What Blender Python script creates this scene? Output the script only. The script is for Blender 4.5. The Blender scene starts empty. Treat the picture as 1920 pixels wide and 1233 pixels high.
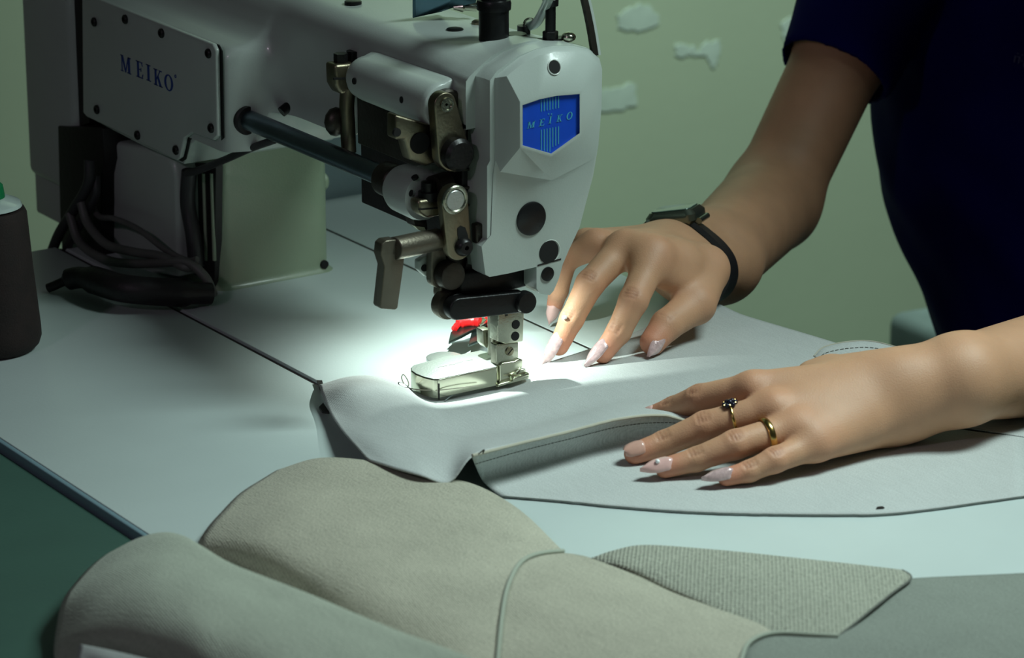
import bpy, bmesh, math, random
import numpy as np
from mathutils import Vector, Matrix
random.seed(7)
# ---------------------------------------------------------------- space
# all lengths below are centimetres, table top is z = 0; the needle stands at x = y = 0,
# +y runs back along the machine arm, +x towards the operator.  Blender units are metres.
LIFT = 75.0
def W(p): return Vector((p[0]*.01, p[1]*.01, (p[2]+LIFT)*.01))
FP = 6200.0
PT = math.atan(2006/6200.); CT, ST = math.cos(PT), math.sin(PT)
YW = math.atan(4360/math.hypot(6200, 2006))
fwd = (math.sin(YW)*CT, math.cos(YW)*CT, -ST)
upv = (math.sin(YW)*ST, math.cos(YW)*ST, CT)
rgt = (math.cos(YW), -math.sin(YW), 0.0)
def ray(px, py):
    a = (px-960)/FP; b = (616.5-py)/FP
    return [fwd[i]+a*rgt[i]+b*upv[i] for i in range(3)]
_r = ray(950, 722)
CAM = [-194.*c for c in _r]
def on(px, py, ax, v):
    r = ray(px, py); t = (v-CAM[ax])/r[ax]
    return (CAM[0]+t*r[0], CAM[1]+t*r[1], CAM[2]+t*r[2])
def gz(px, py, z=0.): return on(px, py, 2, z)      # a point at height z
def gx(px, py, x): return on(px, py, 0, x)         # a point on a plane facing sideways
def gy(px, py, y): return on(px, py, 1, y)         # a point on a plane facing the head end
def gw(px, py, w):
    r = ray(px, py); return tuple(CAM[i]+w*r[i] for i in range(3))
def chain(p, px, py, L, s):
    r = ray(px, py); n = math.sqrt(sum(c*c for c in r)); r = [c/n for c in r]
    o = [CAM[i]-p[i] for i in range(3)]
    b = sum(o[i]*r[i] for i in range(3)); c = sum(x*x for x in o)-L*L
    t = -b+s*math.sqrt(max(0., b*b-c))
    return tuple(CAM[i]+t*r[i] for i in range(3))
sc = bpy.context.scene
COL = sc.collection
# ---------------------------------------------------------------- materials
def lin(c):
    return tuple(((v/255.)/12.92 if v <= 10 else ((v/255.+.055)/1.055)**2.4) for v in c)
def mat(name, rgb, rough=.5, metal=0., var=.08, vscale=6., bump=0., bscale=300., spec=None, rvar=.0, coat=0., sss=0.):
    m = bpy.data.materials.new(name); m.use_nodes = True
    nt = m.node_tree; N = nt.nodes; L = nt.links
    b = N['Principled BSDF']
    c = lin(rgb)
    tc = N.new('ShaderNodeTexCoord')
    nz = N.new('ShaderNodeTexNoise'); nz.inputs['Scale'].default_value = vscale; nz.inputs['Detail'].default_value = 5
    L.new(tc.outputs['Object'], nz.inputs['Vector'])
    rp = N.new('ShaderNodeValToRGB')
    rp.color_ramp.elements[0].position = .3; rp.color_ramp.elements[1].position = .7
    rp.color_ramp.elements[0].color = tuple(max(0, v*(1-var)) for v in c)+(1,)
    rp.color_ramp.elements[1].color = tuple(min(1, v*(1+var)) for v in c)+(1,)
    L.new(nz.outputs['Fac'], rp.inputs['Fac']); L.new(rp.outputs['Color'], b.inputs['Base Color'])
    b.inputs['Roughness'].default_value = rough; b.inputs['Metallic'].default_value = metal
    if spec is not None: b.inputs['Specular IOR Level'].default_value = spec
    if coat: b.inputs['Coat Weight'].default_value = coat; b.inputs['Coat Roughness'].default_value = .1
    if sss:
        b.inputs['Subsurface Weight'].default_value = sss
        b.inputs['Subsurface Radius'].default_value = (.010, .004, .002); b.inputs['Subsurface Scale'].default_value = .5
    if bump:
        n2 = N.new('ShaderNodeTexNoise'); n2.inputs['Scale'].default_value = bscale; n2.inputs['Detail'].default_value = 3
        L.new(tc.outputs['Object'], n2.inputs['Vector'])
        bp = N.new('ShaderNodeBump'); bp.inputs['Strength'].default_value = bump; bp.inputs['Distance'].default_value = .0004
        L.new(n2.outputs['Fac'], bp.inputs['Height']); L.new(bp.outputs['Normal'], b.inputs['Normal'])
    if rvar:
        mr = N.new('ShaderNodeMapRange'); mr.inputs['To Min'].default_value = max(.02, rough-rvar); mr.inputs['To Max'].default_value = min(1, rough+rvar)
        L.new(nz.outputs['Fac'], mr.inputs['Value']); L.new(mr.outputs['Result'], b.inputs['Roughness'])
    return m
def weave(name, rgb, pitch=.07, depth=.5, var=.16, twill=False, mottle=.10):
    """woven canvas: two crossing thread waves in the uv map (uv is in centimetres of cloth)"""
    m = bpy.data.materials.new(name); m.use_nodes = True
    nt = m.node_tree; N = nt.nodes; L = nt.links; b = N['Principled BSDF']
    c = lin(rgb)
    uv = N.new('ShaderNodeUVMap'); uv.uv_map = 'UVMap'
    mp = N.new('ShaderNodeMapping'); L.new(uv.outputs['UV'], mp.inputs['Vector'])
    mp.inputs['Scale'].default_value = (1/pitch, 1/pitch, 1)
    mp.inputs['Rotation'].default_value = (0, 0, math.radians(38 if twill else 12))
    def wv(d, dist):
        w = N.new('ShaderNodeTexWave'); w.wave_type = 'BANDS'; w.bands_direction = d
        w.inputs['Scale'].default_value = .314; w.inputs['Distortion'].default_value = dist; w.inputs['Detail'].default_value = 2
        w.inputs['Detail Scale'].default_value = .6
        L.new(mp.outputs['Vector'], w.inputs['Vector']); return w
    w1 = wv('X', 1.2); w2 = wv('Y', 1.2)
    mx = N.new('ShaderNodeMath'); mx.operation = 'MULTIPLY' if twill else 'ADD'
    L.new(w1.outputs['Fac'], mx.inputs[0]); L.new(w2.outputs['Fac'], mx.inputs[1])
    # slubs: long thin noise along the threads
    m2 = N.new('ShaderNodeMapping'); L.new(uv.outputs['UV'], m2.inputs['Vector']); m2.inputs['Scale'].default_value = (9, .7, 1)
    m2.inputs['Rotation'].default_value = (0, 0, math.radians(38 if twill else 12))
    n1 = N.new('ShaderNodeTexNoise'); n1.inputs['Scale'].default_value = 1.; n1.inputs['Detail'].default_value = 4
    L.new(m2.outputs['Vector'], n1.inputs['Vector'])
    n3 = N.new('ShaderNodeTexNoise'); n3.inputs['Scale'].default_value = .9/pitch; n3.inputs['Detail'].default_value = 2
    L.new(uv.outputs['UV'], n3.inputs['Vector'])
    n4 = N.new('ShaderNodeTexNoise'); n4.inputs['Scale'].default_value = .25; n4.inputs['Detail'].default_value = 2
    L.new(uv.outputs['UV'], n4.inputs['Vector'])
    def mth(op, a, bb):
        q = N.new('ShaderNodeMath'); q.operation = op
        for i, v in enumerate((a, bb)):
            if isinstance(v, (int, float)): q.inputs[i].default_value = v
            else: L.new(v, q.inputs[i])
        return q.outputs[0]
    s = mth('MULTIPLY', mx.outputs[0], .9 if twill else .22)
    s = mth('ADD', s, mth('MULTIPLY', n3.outputs['Fac'], 1.15))
    s = mth('ADD', s, mth('MULTIPLY', n1.outputs['Fac'], .5))
    s = mth('ADD', s, mth('MULTIPLY', n4.outputs['Fac'], mottle*3))
    rp = N.new('ShaderNodeValToRGB'); rp.color_ramp.elements[0].position = 0; rp.color_ramp.elements[1].position = 1
    rp.color_ramp.elements[0].color = tuple(v*(1-var*1.6) for v in c)+(1,)
    rp.color_ramp.elements[1].color = tuple(min(1, v*(1+var*1.3)) for v in c)+(1,)
    L.new(mth('SUBTRACT', s, .45), rp.inputs['Fac']); L.new(rp.outputs['Color'], b.inputs['Base Color'])
    b.inputs['Roughness'].default_value = .92; b.inputs['Specular IOR Level'].default_value = .15
    b.inputs['Sheen Weight'].default_value = .15
    bp = N.new('ShaderNodeBump'); bp.inputs['Strength'].default_value = depth; bp.inputs['Distance'].default_value = pitch*.01*.5
    L.new(s, bp.inputs['Height']); L.new(bp.outputs['Normal'], b.inputs['Normal'])
    return m
M = dict(
 enamel=mat('grey_white_enamel', (176, 186, 180), .33, 0, .06, 9, .15, 900, coat=.25),
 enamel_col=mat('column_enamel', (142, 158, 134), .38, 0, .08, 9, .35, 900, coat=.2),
 edge=mat('polished_edge', (205, 212, 205), .3),
 steel=mat('brushed_steel', (176, 176, 160), .27, 1., .15, 30, .3, 500, rvar=.08),
 chrome=mat('chrome', (206, 206, 186), .24, 1., .05, 30),
 chrome_brushed=mat('satin_chrome', (200, 205, 202), .34, .9, .06, 20, .3, 700),
 bronze=mat('worn_steel', (140, 132, 112), .38, 1., .25, 30, .4, 500, rvar=.1),
 dsteel=mat('dark_oiled_steel', (70, 66, 60), .4, .8, .25, 25, .5, 400, rvar=.1),
 lever=mat('lever_steel', (112, 106, 94), .42, .85, .2, 25, .5, 500, rvar=.08),
 black=mat('black_oxide', (22, 21, 22), .38, .3, .3, 30, .4, 500),
 blackp=mat('black_plastic', (16, 16, 18), .35, 0, .2, 30, .2, 500),
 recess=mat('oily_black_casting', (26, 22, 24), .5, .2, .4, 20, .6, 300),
 rod=mat('blued_steel_rod', (118, 136, 148), .34, 1., .12, 30),
 hole=mat('deep_hole', (8, 8, 8), .8),
 blue=mat('badge_blue', (8, 70, 190), .4, 0, .1, 60),
 badge_ink=mat('badge_pale_ink', (70, 160, 190), .5),
 plate_ink=mat('dark_blue_ink', (20, 52, 130), .5),
 table=mat('white_laminate', (190, 202, 200), .42, 0, .05, 7, .15, 500, rvar=.06),
 seamdark=mat('dark_table_edge', (24, 18, 17), .6),
 green=mat('dark_green_mat', (52, 84, 74), .6, 0, .12, 10, .3, 400),
 trim=mat('blue_grey_edging', (112, 138, 148), .5),
 wall=mat('green_painted_plaster', (158, 172, 146), .85, 0, .07, 1.6, .25, 60),
 floor=mat('grey_floor', (90, 100, 95), .7, 0, .1, 3),
 paper=mat('pale_blue_plaster_patch', (172, 188, 174), .9, 0, .15, 30),
 box=mat('pale_box_card', (150, 170, 176), .8, 0, .08, 20),
 skin=None,
 nail=mat('pink_gel_nail', (222, 178, 172), .16, 0, .06, 200, coat=.6),
 nailg=mat('glitter_gel_nail', (204, 174, 174), .14, .15, .18, 420, .5, 900, coat=.6),
 nailn=mat('natural_nail', (206, 160, 144), .3, 0, .05, 200, coat=.3),
 gem=mat('rhinestone', (250, 250, 252), .25, 0, .1, 300),
 gold=mat('gold', (204, 172, 104), .22, 1., .1, 200),
 garnet=mat('dark_blue_stone', (22, 22, 40), .1, .2, .3, 300),
 strap=mat('black_strap', (16, 16, 20), .55, 0, .2, 60, .4, 700),
 watch=mat('watch_case', (120, 128, 116), .28, .9, .1, 60),
 glass=mat('watch_glass', (86, 106, 98), .08, .2, .1, 60, coat=.5),
 shirt=mat('dark_blue_jersey', (5, 6, 78), .85, 0, .18, 12, .5, 700, spec=.1),
 hair=mat('dark_hair', (40, 28, 22), .6, 0, .3, 60, .6, 500),
 shirtink=mat('grey_print', (70, 76, 110), .7),
 thread=mat('dark_brown_thread', (30, 17, 15), .8, 0, .3, 80, .8, 900),
 capg=mat('green_cone_cap', (10, 120, 70), .4),
 capw=mat('white_cap_label', (190, 200, 200), .6),
 clear=mat('clear_plastic', (190, 205, 200), .15, 0, .05, 20, coat=.5),
 cable=mat('dark_rubber_cable', (46, 46, 48), .5, 0, .2, 40, .3, 400),
 cableg=mat('grey_rubber_cable', (92, 92, 90), .5, 0, .2, 40, .3, 400),
 red=mat('red_plastic', (215, 20, 22), .35),
 blade=mat('dark_blade', (62, 74, 70), .3, .9, .15, 60),
 yarn=mat('pale_thread', (176, 172, 156), .8),
 stitch=mat('dark_stitch_thread', (92, 94, 88), .9),
 inkgrey=mat('pencil_grey', (120, 130, 130), .9),
 tinted=mat('bluish_steel_plate', (70, 98, 110), .3, .8, .1, 30),
 cushion=mat('grey_cushion', (96, 112, 108), .8, 0, .1, 30, .4, 300),
 lamp=mat('lamp_housing', (176, 182, 150), .5),
 canvasA=weave('light_canvas', (176, 180, 178), .075, .45, .20, mottle=.06),
 canvasB=weave('beige_canvas', (158, 155, 140), .11, 1.0, .42, mottle=.12),
 canvasC=weave('pale_canvas', (162, 168, 154), .11, 1.0, .32, mottle=.10),
 canvasD=weave('coarse_twill', (156, 158, 144), .20, 1.0, .42, twill=True, mottle=.08),
 canvasE=weave('grey_canvas', (124, 130, 122), .12, 1., .26, mottle=.10),
 inside=weave('brown_inner_canvas', (96, 84, 74), .08, .5, .2),
)
def skin():
    m = mat('skin', (192, 146, 114), .56, 0, .07, 45, .45, 1100, sss=.12)
    N = m.node_tree.nodes; L = m.node_tree.links; b = N['Principled BSDF']
    src = b.inputs['Base Color'].links[0].from_socket
    at = N.new('ShaderNodeAttribute'); at.attribute_name = 'flush'
    mx = N.new('ShaderNodeMix'); mx.data_type = 'RGBA'
    mx.inputs['B'].default_value = lin((206, 124, 100))+(1,)
    L.new(at.outputs['Fac'], mx.inputs['Factor']); L.new(src, mx.inputs['A']); a2 = N.new('ShaderNodeAttribute'); a2.attribute_name = 'crease'
    sc2 = N.new('ShaderNodeMath'); sc2.operation = 'MULTIPLY'; sc2.inputs[1].default_value = .28; L.new(a2.outputs['Fac'], sc2.inputs[0])
    m3 = N.new('ShaderNodeMix'); m3.data_type = 'RGBA'; m3.inputs['B'].default_value = lin((128, 72, 52))+(1,)
    L.new(sc2.outputs[0], m3.inputs['Factor']); L.new(mx.outputs['Result'], m3.inputs['A']); L.new(m3.outputs['Result'], b.inputs['Base Color'])
    return m
M['skin'] = skin()
# ---------------------------------------------------------------- objects
def link(name, me, parent=None, loc=None):
    o = bpy.data.objects.new(name, me); COL.objects.link(o)
    if parent is not None: o.parent = parent
    return o
def origin(o):
    v = Vector((0, 0, 0))
    while o is not None: v += o.location; o = o.parent
    return v
def thing(name, label, cat, base, group=None):
    o = bpy.data.objects.new(name, None); COL.objects.link(o); o.location = W(base)
    o.empty_display_size = .02
    o['label'] = label; o['category'] = cat
    if group: o['group'] = group
    return o
def tag(o, label, cat, group=None):
    o['label'] = label; o['category'] = cat
    if group: o['group'] = group
    return o
class B:
    """collects shapes (centimetres) into ONE mesh object"""
    def __init__(s): s.bm = bmesh.new()
    def poly_prism(s, pts, vec):
        vec = Vector(vec)
        a = [s.bm.verts.new(Vector(p)) for p in pts]; c = [s.bm.verts.new(Vector(p)+vec) for p in pts]
        s.bm.faces.new(a); s.bm.faces.new(c[::-1]); n = len(a)
        for i in range(n): s.bm.faces.new((a[i], c[i], c[(i+1) % n], a[(i+1) % n]))
        return s
    def px(s, ax, v, pts, th):
        """polygon given where it lies on the plane axis=v, th thick along the axis"""
        P = [on(x, y, ax, v) for x, y in pts]; d = [0, 0, 0]; d[ax] = th
        return s.poly_prism(P, d)
    def box(s, lo, hi):
        (x0, y0, z0), (x1, y1, z1) = lo, hi
        return s.poly_prism([(x0, y0, z0), (x1, y0, z0), (x1, y1, z0), (x0, y1, z0)], (0, 0, z1-z0))
    def tube(s, pts, r, seg=16, cap=True):
        P = [Vector(p) for p in pts]; R = r if isinstance(r, (list, tuple)) else [r]*len(P)
        t0 = (P[1]-P[0]).normalized()
        ref = Vector((0, 0, 1)) if abs(t0.z) < .9 else Vector((1, 0, 0))
        nrm = t0.cross(ref).normalized(); rings = []
        for i, p in enumerate(P):
            a = P[max(0, i-1)]; c = P[min(len(P)-1, i+1)]; t = (c-a)
            t = t.normalized() if t.length > 1e-9 else t0
            nrm = (nrm-t*nrm.dot(t)).normalized(); bn = t.cross(nrm)
            rings.append([s.bm.verts.new(p+(nrm*math.cos(2*math.pi*k/seg)+bn*math.sin(2*math.pi*k/seg))*R[i]) for k in range(seg)])
        for q0, q1 in zip(rings, rings[1:]):
            for k in range(seg): s.bm.faces.new((q0[k], q0[(k+1) % seg], q1[(k+1) % seg], q1[k]))
        if cap: s.bm.faces.new(rings[0][::-1]); s.bm.faces.new(rings[-1])
        return s
    def cyl(s, a, b, r, r2=None, seg=32): return s.tube([a, b], [r, r if r2 is None else r2], seg)
    def lathe(s, a, axis, prof, seg=40):
        """prof: (distance along axis, radius)"""
        ax = Vector(axis).normalized(); a = Vector(a)
        return s.tube_raw([(a+ax*h, rr) for h, rr in prof], ax, seg)
    def tube_raw(s, pr, ax, seg):
        ref = Vector((0, 0, 1)) if abs(ax.z) < .9 else Vector((1, 0, 0))
        n = ax.cross(ref).normalized(); b = ax.cross(n); rings = []
        for p, r in pr: rings.append([s.bm.verts.new(p+(n*math.cos(2*math.pi*k/seg)+b*math.sin(2*math.pi*k/seg))*max(r, .001)) for k in range(seg)])
        for q0, q1 in zip(rings, rings[1:]):
            for k in range(seg): s.bm.faces.new((q0[k], q0[(k+1) % seg], q1[(k+1) % seg], q1[k]))
        s.bm.faces.new(rings[0][::-1]); s.bm.faces.new(rings[-1]); return s
    def ball(s, c, r, sc=(1, 1, 1), sub=2):
        ret = bmesh.ops.create_icosphere(s.bm, subdivisions=sub, radius=r)
        for v in ret['verts']: v.co = Vector((v.co.x*sc[0], v.co.y*sc[1], v.co.z*sc[2]))+Vector(c)
        return s
    def ring(s, c, axis, R, r, seg=28, seg2=10, flat=1.):
        ax = Vector(axis).normalized(); ref = Vector((0, 0, 1)) if abs(ax.z) < .9 else Vector((1, 0, 0))
        n = ax.cross(ref).normalized(); b = ax.cross(n); c = Vector(c); rs = []
        for i in range(seg):
            t = 2*math.pi*i/seg; d = n*math.cos(t)+b*math.sin(t)
            rs.append([s.bm.verts.new(c+d*(R+r*math.cos(u))+ax*(r*flat*math.sin(u))) for u in [2*math.pi*k/seg2 for k in range(seg2)]])
        for i in range(seg):
            q0, q1 = rs[i], rs[(i+1) % seg]
            for k in range(seg2): s.bm.faces.new((q0[k], q0[(k+1) % seg2], q1[(k+1) % seg2], q1[k]))
        return s
    def build(s, name, m, parent=None, bevel=0., seg=3, at=None, angle=35):
        bm = s.bm
        bmesh.ops.recalc_face_normals(bm, faces=bm.faces)
        if bevel:
            es = [e for e in bm.edges if e.is_manifold and e.calc_face_angle(0) > math.radians(30)]
            bmesh.ops.bevel(bm, geom=es, offset=bevel, segments=seg, profile=.5, affect='EDGES', clamp_overlap=True)
        for f in bm.faces: f.smooth = True
        for e in bm.edges:
            if e.is_manifold and e.calc_face_angle(0) > math.radians(angle): e.smooth = False
        me = bpy.data.meshes.new(name)
        o = bpy.data.objects.new(name, me); COL.objects.link(o)
        if parent is not None: o.parent = parent; off = origin(parent)
        else:
            vs = [v.co for v in bm.verts]
            c = at or (sum(v.x for v in vs)/len(vs), sum(v.y for v in vs)/len(vs), min(v.z for v in vs))
            o.location = W(c); off = W(c)
        for v in bm.verts: v.co = W(v.co)-off
        bm.to_mesh(me); bm.free()
        me.materials.append(m)
        return o
def cr(p0, p1, p2, p3, t):
    return .5*((2*p1)+(-p0+p2)*t+(2*p0-5*p1+4*p2-p3)*t*t+(-p0+3*p1-3*p2+p3)*t**3)
def cat(P, n):
    """Catmull-Rom through the points (numpy, first axis)"""
    P = np.asarray(P, float); m = len(P); out = []
    E0 = np.concatenate([[2*P[0]-P[1]], P, [2*P[-1]-P[-2]]])
    for i in range(m-1):
        for k in range(n): out.append(cr(E0[i], E0[i+1], E0[i+2], E0[i+3], k/n))
    out.append(P[-1]); return np.array(out)
def path(pts, n=8): return [tuple(p) for p in cat([list(p) for p in pts], n)]
def cloth(name, rows, m, parent=None, nu=8, nv=8, th=.07, wob=.0, fray=.0, seed=1, mi=None):
    """a draped sheet through a lattice of points (column, row, height) lying in the room"""
    G = np.array([[gz(*p) for p in r] for r in rows])
    G = cat(G, nv); G = np.transpose(cat(np.transpose(G, (1, 0, 2)), nu), (1, 0, 2))
    R, C, _ = G.shape
    rs = np.random.RandomState(seed)
    if wob:
        ph = rs.rand(6)*6
        G[..., 2] += wob*(np.sin(G[..., 0]*.55+ph[0])*np.sin(G[..., 1]*.4+ph[1])+.5*np.sin(G[..., 0]*1.3+G[..., 1]*.7+ph[2]))
    if fray:
        for sl in ((0, slice(None)), (-1, slice(None))): G[sl][..., :2] += rs.randn(*G[sl][..., :2].shape)*fray
    du = np.concatenate([np.zeros((R, 1)), np.cumsum(np.linalg.norm(np.diff(G, axis=1), axis=2), axis=1)], 1)
    dv = np.concatenate([np.zeros((1, C)), np.cumsum(np.linalg.norm(np.diff(G, axis=0), axis=2), axis=0)], 0)
    U = np.broadcast_to(du.mean(0), (R, C)); V = np.broadcast_to(dv.mean(1)[:, None], (R, C))
    # shear-free thread coordinates: project on the plane
    me = bpy.data.meshes.new(name)
    if parent is not None: off = origin(parent)
    else:
        c = G.reshape(-1, 3).mean(0); off = W((c[0], c[1], G[..., 2].min()))
    vs = [W(p)-off for p in G.reshape(-1, 3)]
    fs = [(i*C+j, i*C+j+1, (i+1)*C+j+1, (i+1)*C+j) for i in range(R-1) for j in range(C-1)]
    me.from_pydata([tuple(v) for v in vs], [], fs); me.update()
    up = sum((p.normal.z for p in me.polygons))
    if up < 0: me.flip_normals()
    uvl = me.uv_layers.new(name='UVMap')
    Gx = G.reshape(-1, 3)
    for lp in me.loops:
        p = Gx[lp.vertex_index]; uvl.data[lp.index].uv = (p[0]+.25*p[2], p[1]+.35*p[2])
    for p in me.polygons: p.use_smooth = True
    o = bpy.data.objects.new(name, me); COL.objects.link(o)
    if parent is not None: o.parent = parent
    else: o.location = off
    me.materials.append(m)
    if mi is not None: me.materials.append(mi)
    so = o.modifiers.new('thickness', 'SOLIDIFY'); so.thickness = th*.01; so.offset = -1
    if mi is not None: so.material_offset = 1
    o['_g'] = 0; del o['_g']
    return o, G
# ---------------------------------------------------------------- room
def struct(o): o['kind'] = 'structure'; return o
struct(B().box((-200, -200, -77), (260, 122, -75)).build('floor', M['floor']))
bw = struct(B().box((-200, 120, -75), (260, 124, 200)).build('wall_back', M['wall']))
struct(B().box((-200, 119, -75), (260, 120, -66)).build('baseboard_back', M['trim'], bevel=.2))
def splotch(lbl, pts, seed):
    rs = random.Random(seed); P = [gy(x, y, 120.0) for x, y in pts]; Q = []
    for i, p in enumerate(P):
        q = P[(i+1) % len(P)]
        for k in range(5):
            t = k/5; Q.append((p[0]*(1-t)+q[0]*t+rs.uniform(-.22, .22), 120.0, p[2]*(1-t)+q[2]*t+rs.uniform(-.22, .22)))
    o = B().poly_prism(Q, (0, -.08, 0)).build('paper_scrap', M['paper'])
    tag(o, lbl, 'paper scrap', 'torn pale patches stuck on the wall')
splotch('torn pale scrap high on the green wall beside the clear oil tube', [(1158, 30), (1180, 12), (1215, 8), (1238, 30), (1230, 48), (1195, 60), (1160, 52)], 1)
splotch('two-lobed torn white scrap on the green wall, midway between machine and sleeve', [(1265, 82), (1290, 84), (1310, 95), (1320, 80), (1348, 78), (1350, 100), (1338, 128), (1320, 105), (1290, 102), (1268, 106)], 2)
splotch('square pale scrap on the green wall against the machine head', [(1118, 168), (1150, 165), (1190, 155), (1192, 200), (1150, 205), (1118, 212)], 3)
splotch('pale scrap on the wall touching the blue sleeve edge', [(1465, 40), (1490, 30), (1510, 34), (1505, 80), (1470, 78)], 4)
# ---------------------------------------------------------------- tables
tb = thing('sewing_table', 'white laminate sewing table carrying the machine, its edge dark along the seams', 'table', (-5, 0, -75))
t = B().poly_prism([(-28.6, -80, -2.6), (18.6, -80, -2.6), (18.6, 40.5, -2.6), (8.12, 40.5, -2.6), (8.12, -8.5, -2.6), (-9.25, -8.5, -2.6), (-9.25, 40.5, -2.6), (-28.6, 40.5, -2.6)], (0, 0, 2.6)); t.build('table_top', M['table'], tb, bevel=.06)
B().box((-9.25, -8.5, -2.4), (-8.86, 40.5, -.16)).build('seam_liner', M['seamdark'], tb)
B().box((7.9, -8.5, -2.4), (8.12, 40.5, -.03)).build('seam_liner', M['seamdark'], tb)
B().box((-28.95, -80, -2.6), (-28.6, 40.5, -.02)).build('edge_strip', M['trim'], tb, bevel=.1)
for x, y in ((-25, -74), (15, -74), (-25, 36), (15, 36)):
    B().box((x-1.6, y-1.6, -75), (x+1.6, y+1.6, -2.6)).build('leg', M['dsteel'], tb, bevel=.2)
st = thing('side_table', 'dark green table standing against the white sewing table edge', 'table', (-50, -10, -75))
B().box((-80, -80, -3.0), (-29.0, 60, -.5)).build('table_top', M['green'], st, bevel=.2)
for x, y in ((-76, -74), (-33, -74), (-76, 55), (-33, 55)):
    B().box((x-1.6, y-1.6, -75), (x+1.6, y+1.6, -5)).build('leg', M['dsteel'], st, bevel=.2)
# pale box behind the table end (seen in the gap under the arm)
bx = thing('storage_box', 'pale blue-grey card box standing behind the table, seen under the machine arm', 'box', (14, 47, -75))
B().box((6, 41.2, -75), (25, 60, 8.5)).build('carton', M['box'], bx, bevel=.25)
B().box((5.8, 41.0, 8.5), (25.2, 60.2, 10)).build('lid', M['box'], bx, bevel=.2)
# chair behind the operator's arm
q0 = gz(1660, 583, -28)
ch = thing('chair', 'grey padded chair in the gap between the operator\'s forearm and blue shirt', 'chair', (q0[0]+10, q0[1]-20, -75))
c0 = Vector(q0); rv = Vector(rgt); fv = Vector((fwd[0], fwd[1], 0)).normalized(); nf = -fv
P = [c0, c0+rv*14+nf*16, c0+rv*44-nf*8, c0+rv*30-nf*24]
P = [c0+rv*0, c0+rv*14+nf*22, c0+rv*44+nf*6, c0+rv*30-nf*16]
B().poly_prism([tuple(p) for p in P], (0, 0, -9)).build('seat', M['cushion'], ch, bevel=1.2, seg=4)
cc = sum(P, Vector())/4
for p in P:
    q = cc+(p-cc)*.8
    B().cyl((q.x, q.y, -75), (q.x, q.y, -36.5), 1.2, seg=16).build('leg', M['dsteel'], ch)
# ---------------------------------------------------------------- sewing machine
SM = thing('sewing_machine', 'grey-white industrial sewing machine with blue badge, arm reaching over the table', 'sewing machine', (0, 15, 0))
def add(b, name, m, bevel=0., parent=None, **k): return b.build(name, M[m], parent or SM, bevel=bevel, **k)
add(B().box((-8.8, -8.4, -2.3), (7.9, 40.4, 0)), 'bed', 'table', .06)
add(B().box((-2.6, -3.4, -.02), (2.4, 3.6, .10)), 'needle_plate', 'chrome_brushed', .03)
def on_cyl(px, py, xc_, zc_, R_):
    r_ = ray(px, py); A_ = r_[0]**2+r_[2]**2; B_ = 2*(r_[0]*(CAM[0]-xc_)+r_[2]*(CAM[2]-zc_)); C2 = (CAM[0]-xc_)**2+(CAM[2]-zc_)**2-R_*R_
    t_ = (-B_-math.sqrt(max(0, B_*B_-4*A_*C2)))/(2*A_); p_ = [CAM[i]+t_*r_[i] for i in range(3)]
    return Vector(p_), Vector((p_[0]-xc_, 0, p_[2]-zc_)).normalized()
# column
def rrect(x0, x1, y0, y1, r, z, n=8):
    out = []
    for cx, cy, a0 in ((x1-r, y1-r, 0), (x0+r, y1-r, 90), (x0+r, y0+r, 180), (x1-r, y0+r, 270)):
        for k in range(n+1):
            a = math.radians(a0+90*k/n); out.append((cx+r*math.cos(a), cy+r*math.sin(a), z))
    return out
b = B(); pr = rrect(-5.0, 3.5, 25.7, 36.5, 1.1, 0)
rings = []
for z, g in ((0, .35), (.15, .15), (.5, 0), (9.0, 0), (10.2, .2), (11.5, .9), (13.5, 1.5)):
    cx, cy = -.75, 31.1
    rings.append([b.bm.verts.new((cx+(x-cx)*(1+g/5), cy+(y-cy)*(1+g/6), z)) for x, y, _ in pr])
for q0, q1 in zip(rings, rings[1:]):
    for k in range(len(pr)): b.bm.faces.new((q0[k], q0[(k+1) % len(pr)], q1[(k+1) % len(pr)], q1[k]))
b.bm.faces.new(rings[0][::-1]); b.bm.faces.new(rings[-1])
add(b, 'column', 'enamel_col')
cen = gy(609, 495, 25.66)
add(B().cyl((cen[0]-.05, 25.72, cen[2]), (cen[0]-.05, 25.55, cen[2]), .28, seg=20), 'screw_hole', 'hole')
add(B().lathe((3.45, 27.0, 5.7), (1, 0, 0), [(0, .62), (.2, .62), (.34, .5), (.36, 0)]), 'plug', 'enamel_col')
# arm and rear body: cross-sections swept along y
def section(zt, zb, xl, f):
    """f: 1 at the head end (arched crown) .. 0 along the arm"""
    s_ = max(0., (-xl-4)/3.5); L_ = lambda a_, c_: a_*(1-s_)+c_*s_
    top_ = [(4.0, zt-1.6, 19.0), (3.6, zt-.6, 20.0), (2.6, zt-.12, 20.6), (.5, zt, 20.98), (-1.2, zt, 20.85), (-2.4, zt-.05, 20.35), (-3.2, zt-.22, 19.85), (-3.75, zt-.75, 19.45)]
    pts = [(3.9, zb), (4.0, zb+.4)]+[(x, z0*(1-f)+z1*f) for x, z0, z1 in top_]
    pts += [(L_(-3.98, -4.1), L_(zt-1.3, zt-1.35)), (L_(-4, -4.45), L_(zt-1.9, zt-2.05)), (L_(-4, -5.1), L_(zt-2.6, zt-2.75)), (L_(-4, -5.9), L_(zt-3.2, 17.42)),
            (L_(-4, -6.75), L_(zt-3.8, 17.28)), (L_(-4, -7.3), L_(zt-4.4, 17.05)), (L_(-4, -7.5), L_(zt-5, 16.6)), (xl, zb+.3 if zb > 15 else max(zb+.5, L_(zb+.5, 13))), (xl, zb)]
    if zb > 15:
        pts = [(x, max(z, zb+.02*(len(pts)-i))) for i, (x, z) in enumerate(pts)]
    return pts
b = B(); rings = []
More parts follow.
